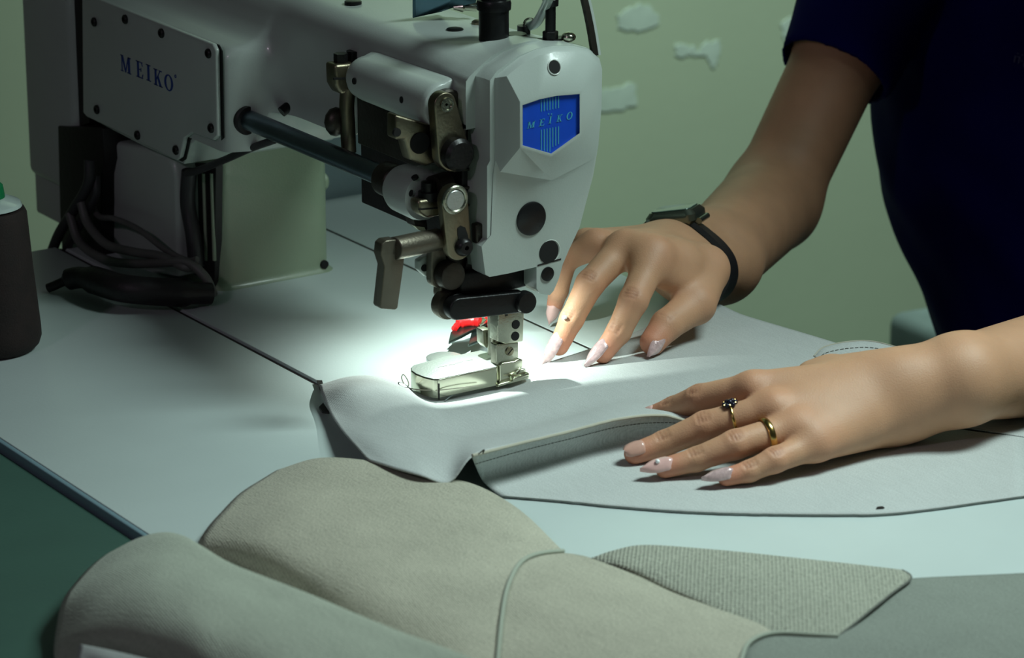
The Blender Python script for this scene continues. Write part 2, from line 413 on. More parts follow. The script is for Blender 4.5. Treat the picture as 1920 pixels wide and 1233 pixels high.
stn = [(-1.9, 20.5, 16.4, 1.), (-.3, 20.5, 16.4, .9), (1.2, 20.5, 16.4, .45), (3, 20.5, 16.4, .1), (6, 20.45, 16.4, 0), (11.4, 20.4, 16.4, 0), (11.41, 20.4, 13.2, 0), (15.5, 20.4, 13.2, 0)]
for y, zt, zb, f in stn: rings.append([b.bm.verts.new((x, y, z)) for x, z in section(zt, zb, -4, f)])
for y, xl in ((16.6, -4.02), (17.4, -4.12), (18.2, -4.4), (18.8, -4.9), (19.2, -5.6), (19.5, -6.5), (19.72, -7.1), (20.0, -7.38), (20.5, -7.5), (34, -7.5), (38.2, -7.5)):
    zb = 13.2 if y < 19.1 else 10.8
    rings.append([b.bm.verts.new((x, y, z)) for x, z in section(20.45, zb, xl, 0)])
n = len(rings[0])
for q0, q1 in zip(rings, rings[1:]):
    for k in range(n): b.bm.faces.new((q0[k], q0[(k+1) % n], q1[(k+1) % n], q1[k]))
b.bm.faces.new(rings[0][::-1]); b.bm.faces.new(rings[-1])
add(b, 'arm_housing', 'enamel', angle=50)
# lower rear body behind the cover plate (follows the plate outline)
plate = [(163, -12), (412, 84), (418, 96), (421, 258), (413, 266), (372, 252), (358, 262), (350, 298), (342, 303), (268, 268), (262, 264), (172, 222), (165, 214)]
b = B().px(0, -7.42, [(x, y+2) for x, y in [(163, -12), (406, 90), (408, 258), (373, 256), (357, 268), (345, 306), (268, 272), (165, 218)]], 10.9); add(b, 'rear_body', 'enamel', .1)
add(B().px(0, -7.44, plate, -.02), 'cover_gasket', 'black')
ps = B().px(0, -7.46, [(165+(x-290)*0+(x-165)*.985+(-1), y-3 if y < 120 else y-4) for x, y in plate], -.34)
cp = add(ps, 'cover_plate', 'enamel', .12)
for x, y in ((178, 41), (236, 36), (304, 62), (392, 100), (397, 240), (331, 281), (259, 253), (183, 205)):
    c = gx(x, y, -7.8)
    s = B().lathe((c[0]+.02, c[1], c[2]), (-1, 0, 0), [(0, .3), (.14, .3), (.2, .24), (.2, .14), (.08, .13)], 24); s.build('screw', M['black'], cp)
# lettering helpers
def stroke_letters():
    t = .07; T = .19; s = .055
    R = lambda a, b_, c, d: [(a, b_), (c, b_), (c, d), (a, d)]
    L = {}
    L['M'] = [R(.10, 0, .10+t, 1), R(0, 0, .27, s), R(0, 1-s, .2, 1), [(.08, 1), (.08+T, 1), (.52, .08), (.44, 0)], [(.44, 0), (.52, 0), (.82, 1), (.74, 1)], R(.74, 0, .74+T, 1), R(.64, 0, 1.03, s), R(.74, 1-s, 1.03, 1)]
    L['E'] = [R(.12, 0, .12+T, 1), R(0, 0, .72, s), R(0, 1-s, .70, 1), R(.3, .49, .55, .55), R(.5, .4, .55, .64), [(.66, 0), (.76, .27), (.70, .27), (.60, .05)], [(.64, 1), (.72, .76), (.66, .76), (.58, .95)]]
    L['I'] = [R(.12, 0, .12+T, 1), R(0, 0, .43, s), R(0, 1-s, .43, 1)]
    L['K'] = [R(.12, 0, .12+T, 1), R(0, 0, .43, s), R(0, 1-s, .43, 1), [(.28, .42), (.34, .38), (.76, .98), (.68, .98)], [(.38, .52), (.52, .66), (.86, 0), (.64, 0)], R(.55, 0, .95, s), R(.58, 1-s, .9, 1)]
    o = []; n = 26
    for k in range(n):
        a0, a1 = 2*math.pi*k/n, 2*math.pi*(k+1)/n
        f = lambda a, r: (.42+math.cos(a)*(.42 if r else .24), .5+math.sin(a)*(.51 if r else .44))
        o.append([f(a0, 1), f(a1, 1), f(a1, 0), f(a0, 0)])
    L['O'] = o
    return L
LET = stroke_letters()
def lettering(word, o0, ux, uz, out, boxes, m, parent, name, slant=0.):
    """boxes: (start, end, base, top) along the running direction in cm"""
    b = B(); o0 = Vector(o0); ux = Vector(ux); uz = Vector(uz)
    for chh, (a, e, z0, z1) in zip(word, boxes):
        ww = max(p[0] for q in LET[chh] for p in q)
        for poly in LET[chh]:
            P = [o0+ux*(a+(e-a)*u/ww+slant*(v)*(z1-z0))+uz*(z0+(z1-z0)*v) for u, v in poly]
            b.poly_prism([tuple(p) for p in P], out)
    return b.build(name, m, parent)
def pxbox(ax, v, o0, ux, lst):
    o0 = Vector(o0); ux = Vector(ux); r = []
    for x0, x1, yb, yt in lst:
        a = Vector(on(x0, yb, ax, v))-o0; e = Vector(on(x1, yb, ax, v))-o0; tt = Vector(on(x0, yt, ax, v))-o0
        r.append((a.dot(ux), e.dot(ux), a.z, tt.z))
    return r
o0 = gx(228, 131, -7.8)
lettering('MEIKO', o0, (0, -1, 0), (0, 0, 1), (-.025, 0, 0), pxbox(0, -7.8, o0, (0, -1, 0), [(227, 246, 132, 102), (256, 269, 143, 113), (275, 283, 150, 120), (289, 305, 158, 128), (309, 325, 167, 137)]), M['plate_ink'], cp, 'lettering')
c = gx(329, 143, -7.81); B().ring(c, (1, 0, 0), .085, .03, 16, 6).build('registered_mark', M['plate_ink'], cp)
# end drive cover (far left) and the dark slot before it
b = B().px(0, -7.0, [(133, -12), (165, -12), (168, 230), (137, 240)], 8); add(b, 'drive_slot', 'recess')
b = B(); y0, y1 = gx(134, 100, -7.4)[1], gx(36, 0, -7.4)[1]
b.box((-7.4, y0, 3.0), (5.5, y1, 24)); add(b, 'belt_cover', 'enamel', .7, seg=4)
b = B().box((-6.6, y0+1.2, 0), (4.5, y1+.6, 3.2)); add(b, 'belt_cover_foot', 'enamel', .2)
add(B().px(0, -7.55, [(108, 236), (192, 240), (196, 300), (190, 330), (190, 470), (200, 530), (118, 520), (112, 400)], 3), 'gap_shade', 'recess', .1)  # solid dark block standing in for the shaded gap beside the belt cover
# small motor box under the plate
b = B().px(0, -6.6, [(190, 268), (200, 262), (300, 283), (322, 300), (330, 330), (335, 500), (330, 520), (200, 500), (190, 480)], 5.5); add(b, 'motor_box', 'enamel', .35, seg=4)
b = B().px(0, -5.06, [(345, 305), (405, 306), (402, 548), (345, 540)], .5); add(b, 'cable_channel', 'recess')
for x in (383, 398):
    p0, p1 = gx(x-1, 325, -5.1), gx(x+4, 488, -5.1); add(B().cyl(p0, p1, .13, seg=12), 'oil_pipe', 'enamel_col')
# rod
p0, p1 = gx(455, 216, -6.0), gx(748, 347, -6.0)
add(B().cyl((-6, p0[1]-.2, 12.75), (-6, 2.2, 12.75), .62), 'drive_shaft', 'rod')
add(B().lathe((-6, 19.75, 12.75), (0, -1, 0), [(0, .95), (.35, .95), (.45, .85), (.45, .66)]), 'shaft_bushing', 'recess')
add(B().lathe((-6, 3.6, 12.7), (0, -1, 0), [(0, .9), (.1, 1.0), (1.3, 1.02), (1.5, .9)]), 'shaft_collar', 'dsteel', .05)
for x, y in ((511, 150),):
    c = gx(x, y, -4.0); add(B().lathe((c[0]+.02-.0, c[1]-.2, c[2]), (-1, 0, 0), [(0, .62), (.25, .6), (.4, .5), (.55, .3), (.56, 0)]), 'rubber_plug', 'blackp')
c = gx(541, 205, -4.1); add(B().cyl((-3.9, c[1], c[2]+.3), (-4.6, c[1], c[2]-.1), .33, seg=20), 'screw', 'black')
# mechanism recess under the front of the arm
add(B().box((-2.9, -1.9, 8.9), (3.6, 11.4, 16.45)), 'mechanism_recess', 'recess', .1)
add(B().box((-3.1, 2.8, 12.6), (-2.7, 11.4, 16.45)), 'recess_panel', 'dsteel', .08)
# upper rocker housing (white boss along the arm)
YA, YB = 8.3, -.6
zc = 17.55; xc = -4.55
b = B(); rings = []
for y, s, dz in ((YA+.25, .55, 0), (YA+.1, .82, 0), (YA-.25, .95, 0), (YA-.9, 1, 0), (4, 1.02, 0), (YB+.5, 1.06, 0), (YB+.12, 1.04, 0), (YB, .96, 0)):
    r = 1.32*s; ring = []
    for k in range(40):
        a = 2*math.pi*k/40; ca, sa = math.cos(a), math.sin(a)
        x = xc+r*ca; z = zc+r*sa
        if ca > 0: x = xc+1.6*ca; z = zc+r*(sa if abs(sa) > .0 else 0)+(.75*ca if sa > -.3 else 0)
        ring.append(b.bm.verts.new((x, y, z+dz)))
    rings.append(ring)
for q0, q1 in zip(rings, rings[1:]):
    for k in range(40): b.bm.faces.new((q0[k], q0[(k+1) % 40], q1[(k+1) % 40], q1[k]))
b.bm.faces.new(rings[0][::-1]); b.bm.faces.new(rings[-1])
uh = add(b, 'rocker_housing', 'enamel', angle=60)
for x, y, nx in ((664, 152, -1), (753, 187, -1)):
    c, nn_ = on_cyl(x, y, xc, zc, 1.36); B().cyl(tuple(c-nn_*.15), tuple(c+nn_*.03), .2, seg=18).build('set_screw_hole', M['hole'], uh)
for x, y in ((709, 102), (790, 134)):
    c, nn_ = on_cyl(x, y, xc, zc, 1.36); B().cyl(tuple(c-nn_*.15), tuple(c+nn_*.03), .17, seg=18).build('oil_hole', M['hole'], uh)
add(B().lathe((xc, YB+.1, zc+.1), (0, -1, 0), [(0, .98), (.5, .98), (.62, .88), (.62, 0)]), 'rocker_shaft_end', 'dsteel')
# crank hanging from the rocker shaft
YC = -1.3
def capsule(px0, r0, px1, r1, y, th, n=14):
    """two round ends joined, lying on the plane y, extruded back"""
    a = Vector(gy(*px0, y)); c = Vector(gy(*px1, y)); a.y = c.y = 0
    d = (c-a); L = d.length; d.normalize(); pr = Vector((-d.z, 0, d.x)); al = math.asin(max(-1, min(1, (r0-r1)/L))); P = []
    for k in range(n+1):
        t = math.pi/2+al*-1+math.pi*0; 
    for k in range(n+1):
        an = math.pi/2+(math.pi)*k/n; P.append(a+d*math.cos(an)*r0+pr*math.sin(an)*r0)
    for k in range(n+1):
        an = -math.pi/2+(math.pi)*k/n; P.append(c+d*math.cos(an)*r1+pr*math.sin(an)*r1)
    return B().poly_prism([(p.x, y, p.z) for p in P], (0, th, 0))
cr_ = add(capsule((835, 197), .72, (852, 288), 1.05, YC-.5, .75), 'crank_arm', 'bronze', .08)
c = gy(837, 196, YC-.5); B().lathe((c[0], YC-.5, c[2]), (0, -1, 0), [(0, .42), (.12, .42), (.12, .3), (.02, .28), (.02, .08), (-.1, .06)], 32).build('pivot_pin', M['steel'], cr_)
c = gy(852, 287, YC-.5); B().lathe((c[0], YC-.5, c[2]), (0, -1, 0), [(0, .95), (.55, .95), (.75, .75), (.76, 0)], 32).build('pivot_bolt', M['black'], cr_)
c = gy(868, 243, YC); add(B().px(1, YC, [(862, 225), (874, 225), (874, 252), (862, 252)], .2), 'crank_window', 'steel', .04)
# lug with the big bore
b = B().px(1, -.6, [(742, 215), (800, 232), (826, 238), (830, 300), (800, 312), (770, 300), (760, 262), (742, 262)], 1.0); lg = add(b, 'bearing_lug', 'bronze', .15)
c = gy(787, 268, -.62); b = B().tube_raw([(Vector((c[0], -.55, c[2])), .62), (Vector((c[0], -.68, c[2])), .62)], Vector((0, 1, 0)), 32); b.build('bore', M['hole'], lg)
c = gy(744, 248, -.6); B().cyl((c[0], -.5, c[2]), (c[0], -.68, c[2]), .24, seg=20).build('bore', M['hole'], lg)
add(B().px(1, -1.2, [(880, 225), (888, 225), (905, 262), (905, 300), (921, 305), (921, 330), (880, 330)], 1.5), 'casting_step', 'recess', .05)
# dark ribs inside the head
for y in (318, 352, 385):
    add(B().px(1, -1.6, [(850, y), (921, y-6), (921, y-2), (850, y+5)], .5), 'casting_rib', 'dsteel', .03)
# left clamp and rod beside the rocker housing
cl = add(B().px(1, 9.3, [(628, 122), (668, 118), (668, 172), (640, 178), (630, 160)], 1.2), 'rocker_clamp', 'bronze', .2)
c = gy(644, 122, 9.6); B().cyl((c[0], 9.9, c[2]-.2), (c[0], 9.9, c[2]+.65), .42, seg=6).build('clamp_bolt', M['black'], cl)
c = gy(672, 108, 9.6); B().cyl((c[0], 10.2, c[2]-.4), (c[0], 10.2, c[2]+.3), .4, seg=16).build('clamp_bolt', M['black'], cl)
B().px(1, 9.25, [(626, 146), (668, 144), (668, 148), (626, 150)], .1).build('clamp_slit', M['hole'], cl)
p0, p1 = gy(652, 165, 9.6), gy(654, 285, 9.6); add(B().tube(path([p0, gy(650, 200, 9.6), gy(652, 240, 9.6), p1], 5), .45, 20), 'rocker_link', 'bronze')
c = gy(630, 228, 10.2); add(B().ball(c, .75, (1, .8, 1.2)), 'link_knuckle', 'dsteel')
# lower knuckle: white split boss on the drive shaft
zk = 12.45; xk = -5.75
kn = add(B().lathe((xk, 2.35, zk), (0, -1, 0), [(0, 1.0), (.15, 1.28), (.5, 1.42), (2.3, 1.46), (2.7, 1.36), (2.8, 1.0), (2.8, .3)]), 'split_boss', 'enamel')
for x, y in ((771, 362), (777, 331)):
    c, nn_ = on_cyl(x, y, xk, zk, 1.45); B().cyl(tuple(c-nn_*.15), tuple(c+nn_*.02), .2, seg=18).build('set_screw_hole', M['hole'], kn)

add(B().px(1, .2, [(785, 330), (800, 318), (852, 312), (852, 350), (800, 372)], 1.2), 'boss_bracket', 'enamel', .15)
# clamp with black bolt and bright pin
lk = add(capsule((853, 375), .88, (862, 462), .82, -2.6, .55), 'slotted_link', 'bronze', .08)
B().ring(gy(853, 374, -2.66), (0, 1, 0), .72, .14, 36, 10).build('pin_collar', M['steel'], lk)
c = gy(852, 375, -2.62); B().lathe((c[0], -2.6, c[2]), (0, -1, 0), [(0, .6), (.1, .6), (.15, .55), (.15, 0)], 36).build('pivot_pin', M['chrome_brushed'], lk)
B().px(1, -2.62, [(858, 428), (864, 423), (872, 426), (877, 440), (878, 452), (862, 455), (858, 440)], -.02).build('slot', M['hole'], lk)
c = gy(868, 462, -2.6); B().lathe((c[0], -2.6, c[2]), (0, -1, 0), [(0, .55), (.12, .55), (.35, .45), (.42, .36), (.42, .14), (.2, .12)], 28).build('slot_bolt', M['black'], lk)
cb = add(B().px(1, -1.5, [(784, 376), (838, 368), (850, 380), (848, 402), (800, 410), (786, 400)], 1.0), 'clamp_block', 'bronze', .22)
B().px(1, -1.52, [(786, 391), (848, 386), (848, 389), (786, 394)], .1).build('clamp_slit', M['hole'], cb)
c = gy(805, 372, -1.1); B().lathe((c[0], -1.0, c[2]-.1), (0, 0, 1), [(0, .58), (.5, .58), (.52, .42), (1.05, .42), (1.1, .3)], 24).build('clamp_bolt', M['black'], cb)
B().cyl((c[0]+.35, -1.0, c[2]+.5), (c[0]+1.35, -.8, c[2]+.55), .75, seg=24).build('shaft_stub', M['dsteel'], cb)
# lamp under the arm and its bracket
lm = add(B().px(1, .6, [(772, 402), (800, 410), (803, 436), (786, 430), (778, 424)], .9), 'lamp_bracket', 'dsteel', .06)
B().px(1, .5, [(778, 424), (796, 426), (800, 436), (785, 431)], .3).build('lamp_shell', M['lamp'], lm)
LP = (-.4, 3.2, 8.25)
def cutoff_pt(gx_, gy_, f=.2): return tuple(LP[i]+f*((gx_, gy_, 0)[i]-LP[i]) for i in range(3))
h0, h1 = cutoff_pt(-14, -5.4), cutoff_pt(18, -5.3)
add(B().poly_prism([h0, h1, (h1[0], h1[1], 8.95), (h0[0], h0[1], 8.95)], (-.02, -.08, 0)), 'light_cutoff', 'dsteel')  # added blade, placed to cut the lamp's light before the canvas fold
add(B().box((LP[0]-.6, LP[1]-.4, 8.5), (LP[0]+.6, LP[1]+.6, 8.95)), 'lamp_socket', 'lamp', .05)
# presser lifting lever
lv0, lv1 = gy(738, 466, -2.6), gy(822, 448, -1.6)
lv = B().tube([lv0, tuple(np.array(lv0)*.4+np.array(lv1)*.6), lv1], [.66, .66, .62], 24)
lvo = add(lv, 'lifting_lever', 'lever', .08)
B().px(1, -2.75, [(716, 458), (724, 451), (742, 449), (757, 456), (759, 480), (757, 500), (746, 578), (742, 581), (715, 579), (713, 574), (721, 500), (714, 478)], .8).build('lever_grip', M['lever'], lvo, bevel=.14)
# linkage below
pl = add(B().px(1, -.6, [(785, 489), (806, 476), (828, 480), (832, 515), (800, 520), (785, 506)], .5), 'guide_bracket', 'enamel', .1)
c = gy(795, 502, -.6); B().cyl((c[0], -.5, c[2]), (c[0], -.68, c[2]), .2, seg=18).build('bore', M['hole'], pl)
add(capsule((820, 445), .36, (826, 520), .62, -1.4, .6), 'lever_link', 'lever', .08)
c = gy(847, 512, -1.6); add(B().cyl((c[0]-.3, -1.3, c[2]), (c[0]-.25, -2.2, c[2]), .82), 'link_pivot', 'dsteel', .06)
add(B().px(1, -1.2, [(838, 480), (870, 470), (884, 500), (872, 530), (838, 528)], .9), 'link_block', 'dsteel', .12)
add(B().px(1, -1.2, [(826, 520), (856, 520), (856, 556), (850, 566), (832, 566), (824, 556)], .8), 'link_stem', 'lever', .18)
c = gy(836, 570, -1.3); rc = add(B().lathe((c[0], -.9, c[2]), (0, -1, 0), [(0, .6), (.1, .82), (.6, .85), (.8, .8), (.82, .5)]), 'link_ring', 'lever')
c = gy(850, 571, -1.6); B().lathe((c[0], -1.55, c[2]), (0, -1, 0), [(0, .78), (.5, .78), (.6, .7), (.6, .5)]).build('link_washer', M['black'], rc)
# big dark bar reaching under the head
bar = add(capsule((862, 580), .66, (977, 567), .62, -2.9, .8), 'presser_bar_link', 'black', .12)
c = gy(984, 566, -2.9); B().lathe((c[0], -2.7, c[2]), (0, -1, 0), [(0, .66), (.35, .66), (.5, .6), (.52, .3)]).build('link_screw', M['black'], bar)
b = B().px(1, -2.0, [(868, 512), (1003, 500), (1006, 532), (955, 546), (905, 552), (895, 574), (868, 574), (864, 540)], 2.4); add(b, 'presser_bracket', 'black', .12)
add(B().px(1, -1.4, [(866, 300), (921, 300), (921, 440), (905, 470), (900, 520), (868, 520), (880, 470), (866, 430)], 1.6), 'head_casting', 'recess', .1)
add(B().px(1, -2.8, [(893, 422), (918, 415), (924, 440), (922, 470), (914, 482), (900, 478), (893, 450)], .6), 'tension_cam', 'dsteel', .12)
# face plate: faceted
FY = {0: -3.35, 1: -3.95, 2: -4.15, 3: -3.3}
V = {}
def fv(n, x, y, d): V[n] = gy(x, y, d)
b = B()
rim = [(929, 146), (941, 134), (975, 107), (1008, 92), (1039, 86), (1075, 86), (1103, 92), (1124, 110), (1129, 130), (1128, 200), (1122, 272), (1112, 330), (1100, 375), (1087, 425), (1066, 470), (1055, 496), (1048, 522), (1038, 545), (1031, 553), (1012, 550), (1006, 540), (1006, 500), (955, 512), (918, 519), (910, 514), (903, 462), (921, 440), (923, 380), (925, 325), (929, 300)]
yr = -3.3
R0 = [b.bm.verts.new(gy(x, y, yr)) for x, y in rim]
RB = [b.bm.verts.new(Vector(gy(x, y, yr))+Vector((0, 1.35, 0))) for x, y in rim]
nr = len(rim)
for k in range(nr): b.bm.faces.new((R0[k], R0[(k+1) % nr], RB[(k+1) % nr], RB[k]))
b.bm.faces.new(RB)
def nv(x, y, d): return b.bm.verts.new(gy(x, y, d))
T0 = nv(950, 143, -3.85); T1 = nv(980, 119, -3.85); T2 = nv(1010, 104, -3.85); T3 = nv(1040, 98, -3.85); T4 = nv(1074, 98, -3.85); T5 = nv(1098, 104, -3.85)
Fa = nv(975, 191, -4.5); Fb = nv(1009, 179, -4.5); Fc = nv(1044, 172, -4.5); Fd = nv(1092, 169, -4.5); Fe = nv(1093, 253, -4.5); Ff = nv(1034, 296, -4.5); Fg = nv(975, 277, -4.5)
Ba = nv(979.6, 197, -4.5); Bb = nv(1011.4, 186, -4.5); Bc = nv(1044.2, 179.3, -4.5); Bd = nv(1087, 176, -4.5); Be = nv(1087, 249.4, -4.5); Bf = nv(1033.3, 288, -4.5); Bg = nv(979.6, 272.4, -4.5)
Ia = nv(980, 197.5, -4.3); Ib = nv(1011.6, 186.5, -4.3); Ic = nv(1044.2, 179.8, -4.3); Id = nv(1086.6, 176.5, -4.3); Ie = nv(1086.6, 249, -4.3); If = nv(1033.3, 287.5, -4.3); Ig = nv(980, 272, -4.3)
F = b.bm.faces.new
for i, (u, v) in enumerate(((T0, T1), (T1, T2), (T2, T3), (T3, T4), (T4, T5))): F((R0[1+i], R0[2+i], v, u))
F((R0[0], R0[1], T0)); F((R0[6], R0[7], T5))
F((T0, T1, Fb, Fa)); F((T1, T2, T3, Fc, Fb)); F((T3, T4, T5, Fd, Fc))
lw0 = nv(938, 322, -3.35); lw1 = nv(1034, 338, -3.35); lw2 = nv(1113, 298, -3.35)
F((R0[0], T0, Fa)); F((R0[0], Fa, Fg, lw0, R0[29]))
F((R0[7], R0[8], T5)); F((R0[8], R0[9], Fd, T5)); F((R0[9], R0[10], Fe, Fd)); F((R0[10], lw2, Fe)); 
F((Fg, Ff, lw1, lw0)); F((Ff, Fe, lw2, lw1))
O_ = [Fa, Fb, Fc, Fd, Fe, Ff, Fg]; Bq = [Ba, Bb, Bc, Bd, Be, Bf, Bg]; Iq = [Ia, Ib, Ic, Id, Ie, If, Ig]
for k in range(7):
    F((O_[k], O_[(k+1) % 7], Bq[(k+1) % 7], Bq[k])); F((Bq[k], Bq[(k+1) % 7], Iq[(k+1) % 7], Iq[k]))
F(Iq)
F([lw0, lw1, lw2]+[R0[k] for k in range(10, 30)])
es = [e for e in b.bm.edges if e.is_manifold and math.radians(6) < e.calc_face_angle(0)]
bmesh.ops.recalc_face_normals(b.bm, faces=b.bm.faces)
bmesh.ops.bevel(b.bm, geom=es, offset=.11, segments=3, profile=.5, affect='EDGES', clamp_overlap=True)
fp = add(b, 'face_plate', 'enamel', angle=50)
bd = B().px(1, -4.31, [(979.8, 197.3), (1011.5, 186.3), (1044.2, 179.6), (1086.8, 176.3), (1086.8, 249.2), (1033.3, 287.6), (979.8, 272.2)], -.03).build('badge', M['blue'], fp)
o0 = gy(989, 240, -4.35)
lettering('MEIKO', o0, (1, 0, 0), (0, 0, 1), (0, -.015, 0), pxbox(1, -4.35, o0, (1, 0, 0), [(988, 1002, 241, 229), (1010, 1020, 237, 224), (1028, 1033, 232, 218), (1043, 1053, 229, 216), (1061, 1072, 225, 211)]), M['badge_ink'], bd, 'lettering', slant=.2)
b = B()
for k in range(7):
    x = 1014+k*5.4
    for ya, yb in ((187-k*1.3, 209-k*1.1), (243-k*1.0, 281-(k*1.2 if k < 4 else (k-3)*2.6+3) if k > 3 else 281+k*1.2)):
        b.px(1, -4.35, [(x, ya), (x+1.5, ya), (x+1.5, yb), (x, yb)], -.012)
b.build('stripes', M['badge_ink'], bd)
b = B()
for x in (1027.5, 1033): b.px(1, -4.35, [(x, 213), (x+2, 212), (x+2, 214.5), (x, 215)], -.015)
b.build('dots', M['badge_ink'], bd)
c = gy(1039, 126, -4.09); B().lathe((c[0], c[1]+.1, c[2]-.03), (0, -.945, .325), [(0, .40), (.13, .40), (.135, 0)], 32).build('screw_hole', M['hole'], fp)
B().ring((c[0], -4.11, c[2]+.01), (0, -.945, .325), .42, .035, 32, 8).build('hole_rim', M['edge'], fp)
c = gy(997, 410, -3.4); B().lathe((c[0], -3.28, c[2]), (0, -1, 0), [(0, 1.0), (.12, .98), (.16, .9), (.16, 0)], 40).build('rubber_plug', M['blackp'], fp)
c = gy(1033, 472, -3.4); B().lathe((c[0]-.08, -3.28, c[2]), (0, -1, 0), [(0, .68), (.06, .66), (.07, 0)], 40).build('screw_hole', M['hole'], fp)
B().ring((c[0], -3.3, c[2]), (0, 1, 0), .68, .03, 32, 8).build('hole_rim', M['edge'], fp)
c = gy(1028, 514, -3.4); B().lathe((c[0], -3.28, c[2]), (0, -1, 0), [(0, .42), (.1, .42), (.14, .3), (.14, 0)], 30).build('screw', M['black'], fp)
B().px(1, -3.32, [(1008, 496), (1052, 484), (1052, 487), (1008, 499)], -.01).build('lug_line', M['seamdark'], fp)
# head crown behind the face plate (arched)
b = B(); arch = [(926, 300), (926, 150), (938, 132), (973, 105), (1007, 91), (1039, 85), (1075, 85), (1104, 91), (1123, 108), (1127, 130), (1127, 200), (1121, 272), (1100, 370), (1060, 470), (1040, 492), (921, 505), (921, 310)]
P = [Vector(gy(x, y, -3.25)) for x, y in arch]
rr = []
for dy, s, dz in ((0, 1, 0), (.5, 1.01, .02), (1.35, 1.03, .0), (2.1, 1.035, -.10)):
    cxx = Vector((0, -3.25, 15)); rr.append([b.bm.verts.new((p.x*s if p.x > 0 else p.x*(s+.085), -3.25+dy, 15+(p.z-15)*(1 if p.z < 18 else 1)+dz)) for p in P])
for q0, q1 in zip(rr, rr[1:]):
    for k in range(len(P)): b.bm.faces.new((q0[k], q0[(k+1) % len(P)], q1[(k+1) % len(P)], q1[k]))
b.bm.faces.new(rr[0][::-1]); b.bm.faces.new(rr[-1])
add(b, 'head_cover', 'enamel', angle=40)
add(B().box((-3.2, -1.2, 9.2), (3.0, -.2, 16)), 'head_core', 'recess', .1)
# things on top of the arm
def top(px, py, z=20.5): return gz(px, py, z)
for x, y, r in ((853, 56, .5), (662, 4, .52)):
    c = top(x, y, 20.5); add(B().lathe((c[0], c[1], 20.3), (0, 0, 1), [(0, r), (.26, r), (.3, r*.85), (.3, 0)], 28), 'rubber_plug', 'black')
c = top(926, 72, 20.75)
add(B().lathe((c[0], c[1], 20.3), (0, 0, 1), [(0, .86), (.5, .86), (2.1, .86), (2.15, .98), (2.5, 1.0), (2.7, .94), (2.75, .78), (6.5, .74), (6.6, 0)], 36), 'pressure_regulator', 'blackp')
c = top(897, 42, 20.5); add(B().lathe((c[0], c[1], 20.35), (0, 0, 1), [(0, .42), (.2, .4), (.3, .25), (.3, 0)], 20), 'screw', 'bronze')
c = top(967, 66, 20.8); add(B().lathe((c[0], c[1], 20.4), (0, 0, 1), [(0, .75), (.3, .72), (.5, .6), (.5, 0)], 24), 'oil_cap', 'blackp')
c = top(982, 54, 20.8); add(B().lathe((c[0], c[1], 20.4), (0, 0, 1), [(0, .38), (.6, .38), (.65, 0)], 20), 'oil_cap', 'blackp')
add(B().ring(top(992, 44, 21.1), (.3, 1, .2), .3, .08, 20, 8), 'thread_eyelet', 'chrome')
c = top(1032, 72, 20.8)
sb = add(B().lathe((c[0], c[1], 20.6), (0, 0, 1), [(0, .3), (.6, .3), (2.1, .3), (2.1, .45), (2.5, .47), (2.58, .4), (2.58, 0)], 24), 'thumb_screw', 'blackp')
B().lathe((c[0], c[1], 20.75), (0, 0, 1), [(0, .45), (.1, .45), (.45, .45), (.5, .38), (.5, 0)], 6).build('lock_nut', M['black'], sb)
B().poly_prism([(c[0]-1.0, c[1]-.35, 20.68), (c[0]-.2, c[1]-.5, 20.68), (c[0]+1.1, c[1]-.3, 20.68), (c[0]+.9, c[1]+.3, 20.68), (c[0]-.6, c[1]+.45, 20.68)], (0, 0, .12)).build('base_plate', M['black'], sb)
c = top(1066, 74, 20.7); add(B().ball((c[0], c[1], 20.85), .42, (1, 1, .7), 3), 'dome_screw', 'chrome')
# bracket plate and screw at the top edge
tp = add(B().poly_prism([gz(774, 34, 20.6), gz(828, 22, 20.6), gz(848, 15, 21.0), gz(872, 8, 21.2), gz(892, 6, 21.5), gz(900, -25, 22.5), gz(774, -25, 22.6)], (.05, .12, .02)), 'thread_guide_plate', 'tinted', .02)
p0, p1 = gz(850, 14, 21.1), gz(893, 13, 21.1)
B().tube([p0, tuple(np.array(p0)*.6+np.array(p1)*.4), tuple(np.array(p0)*.5+np.array(p1)*.5), p1], [.12, .3, .2, .28], 20).build('guide_screw', M['chrome'], tp)
# clear oil tube and flat strap rising over the head
add(B().tube(path([top(990, 50, 20.9), gz(1006, 42, 21.3), gz(1020, 18, 22.3), gz(1030, -5, 23.5), gz(1040, -40, 25)], 6), .28, 14), 'oil_tube', 'clear')
a = [gy(1092, -30, -2.6), gy(1104, 20, -2.9), gy(1112, 60, -3.1), gy(1119, 104, -3.3)]
b = B(); A_ = path(a, 5)
for i in range(len(A_)-1):
    p, q = A_[i], A_[i+1]
    b.poly_prism([(p[0]-.22, p[1], p[2]), (p[0]+.12, p[1], p[2]), (q[0]+.12, q[1], q[2]), (q[0]-.22, q[1], q[2])], (0, .3, 0))
lv_ = add(b, 'take_up_guard', 'dsteel')
b = B()
for i in range(len(A_)-1):
    p, q = A_[i], A_[i+1]
    b.poly_prism([(p[0]+.13, p[1], p[2]), (p[0]+.30, p[1], p[2]), (q[0]+.30, q[1], q[2]), (q[0]+.13, q[1], q[2])], (0, .5, 0))
b.build('guard_rim', M['enamel'], lv_)
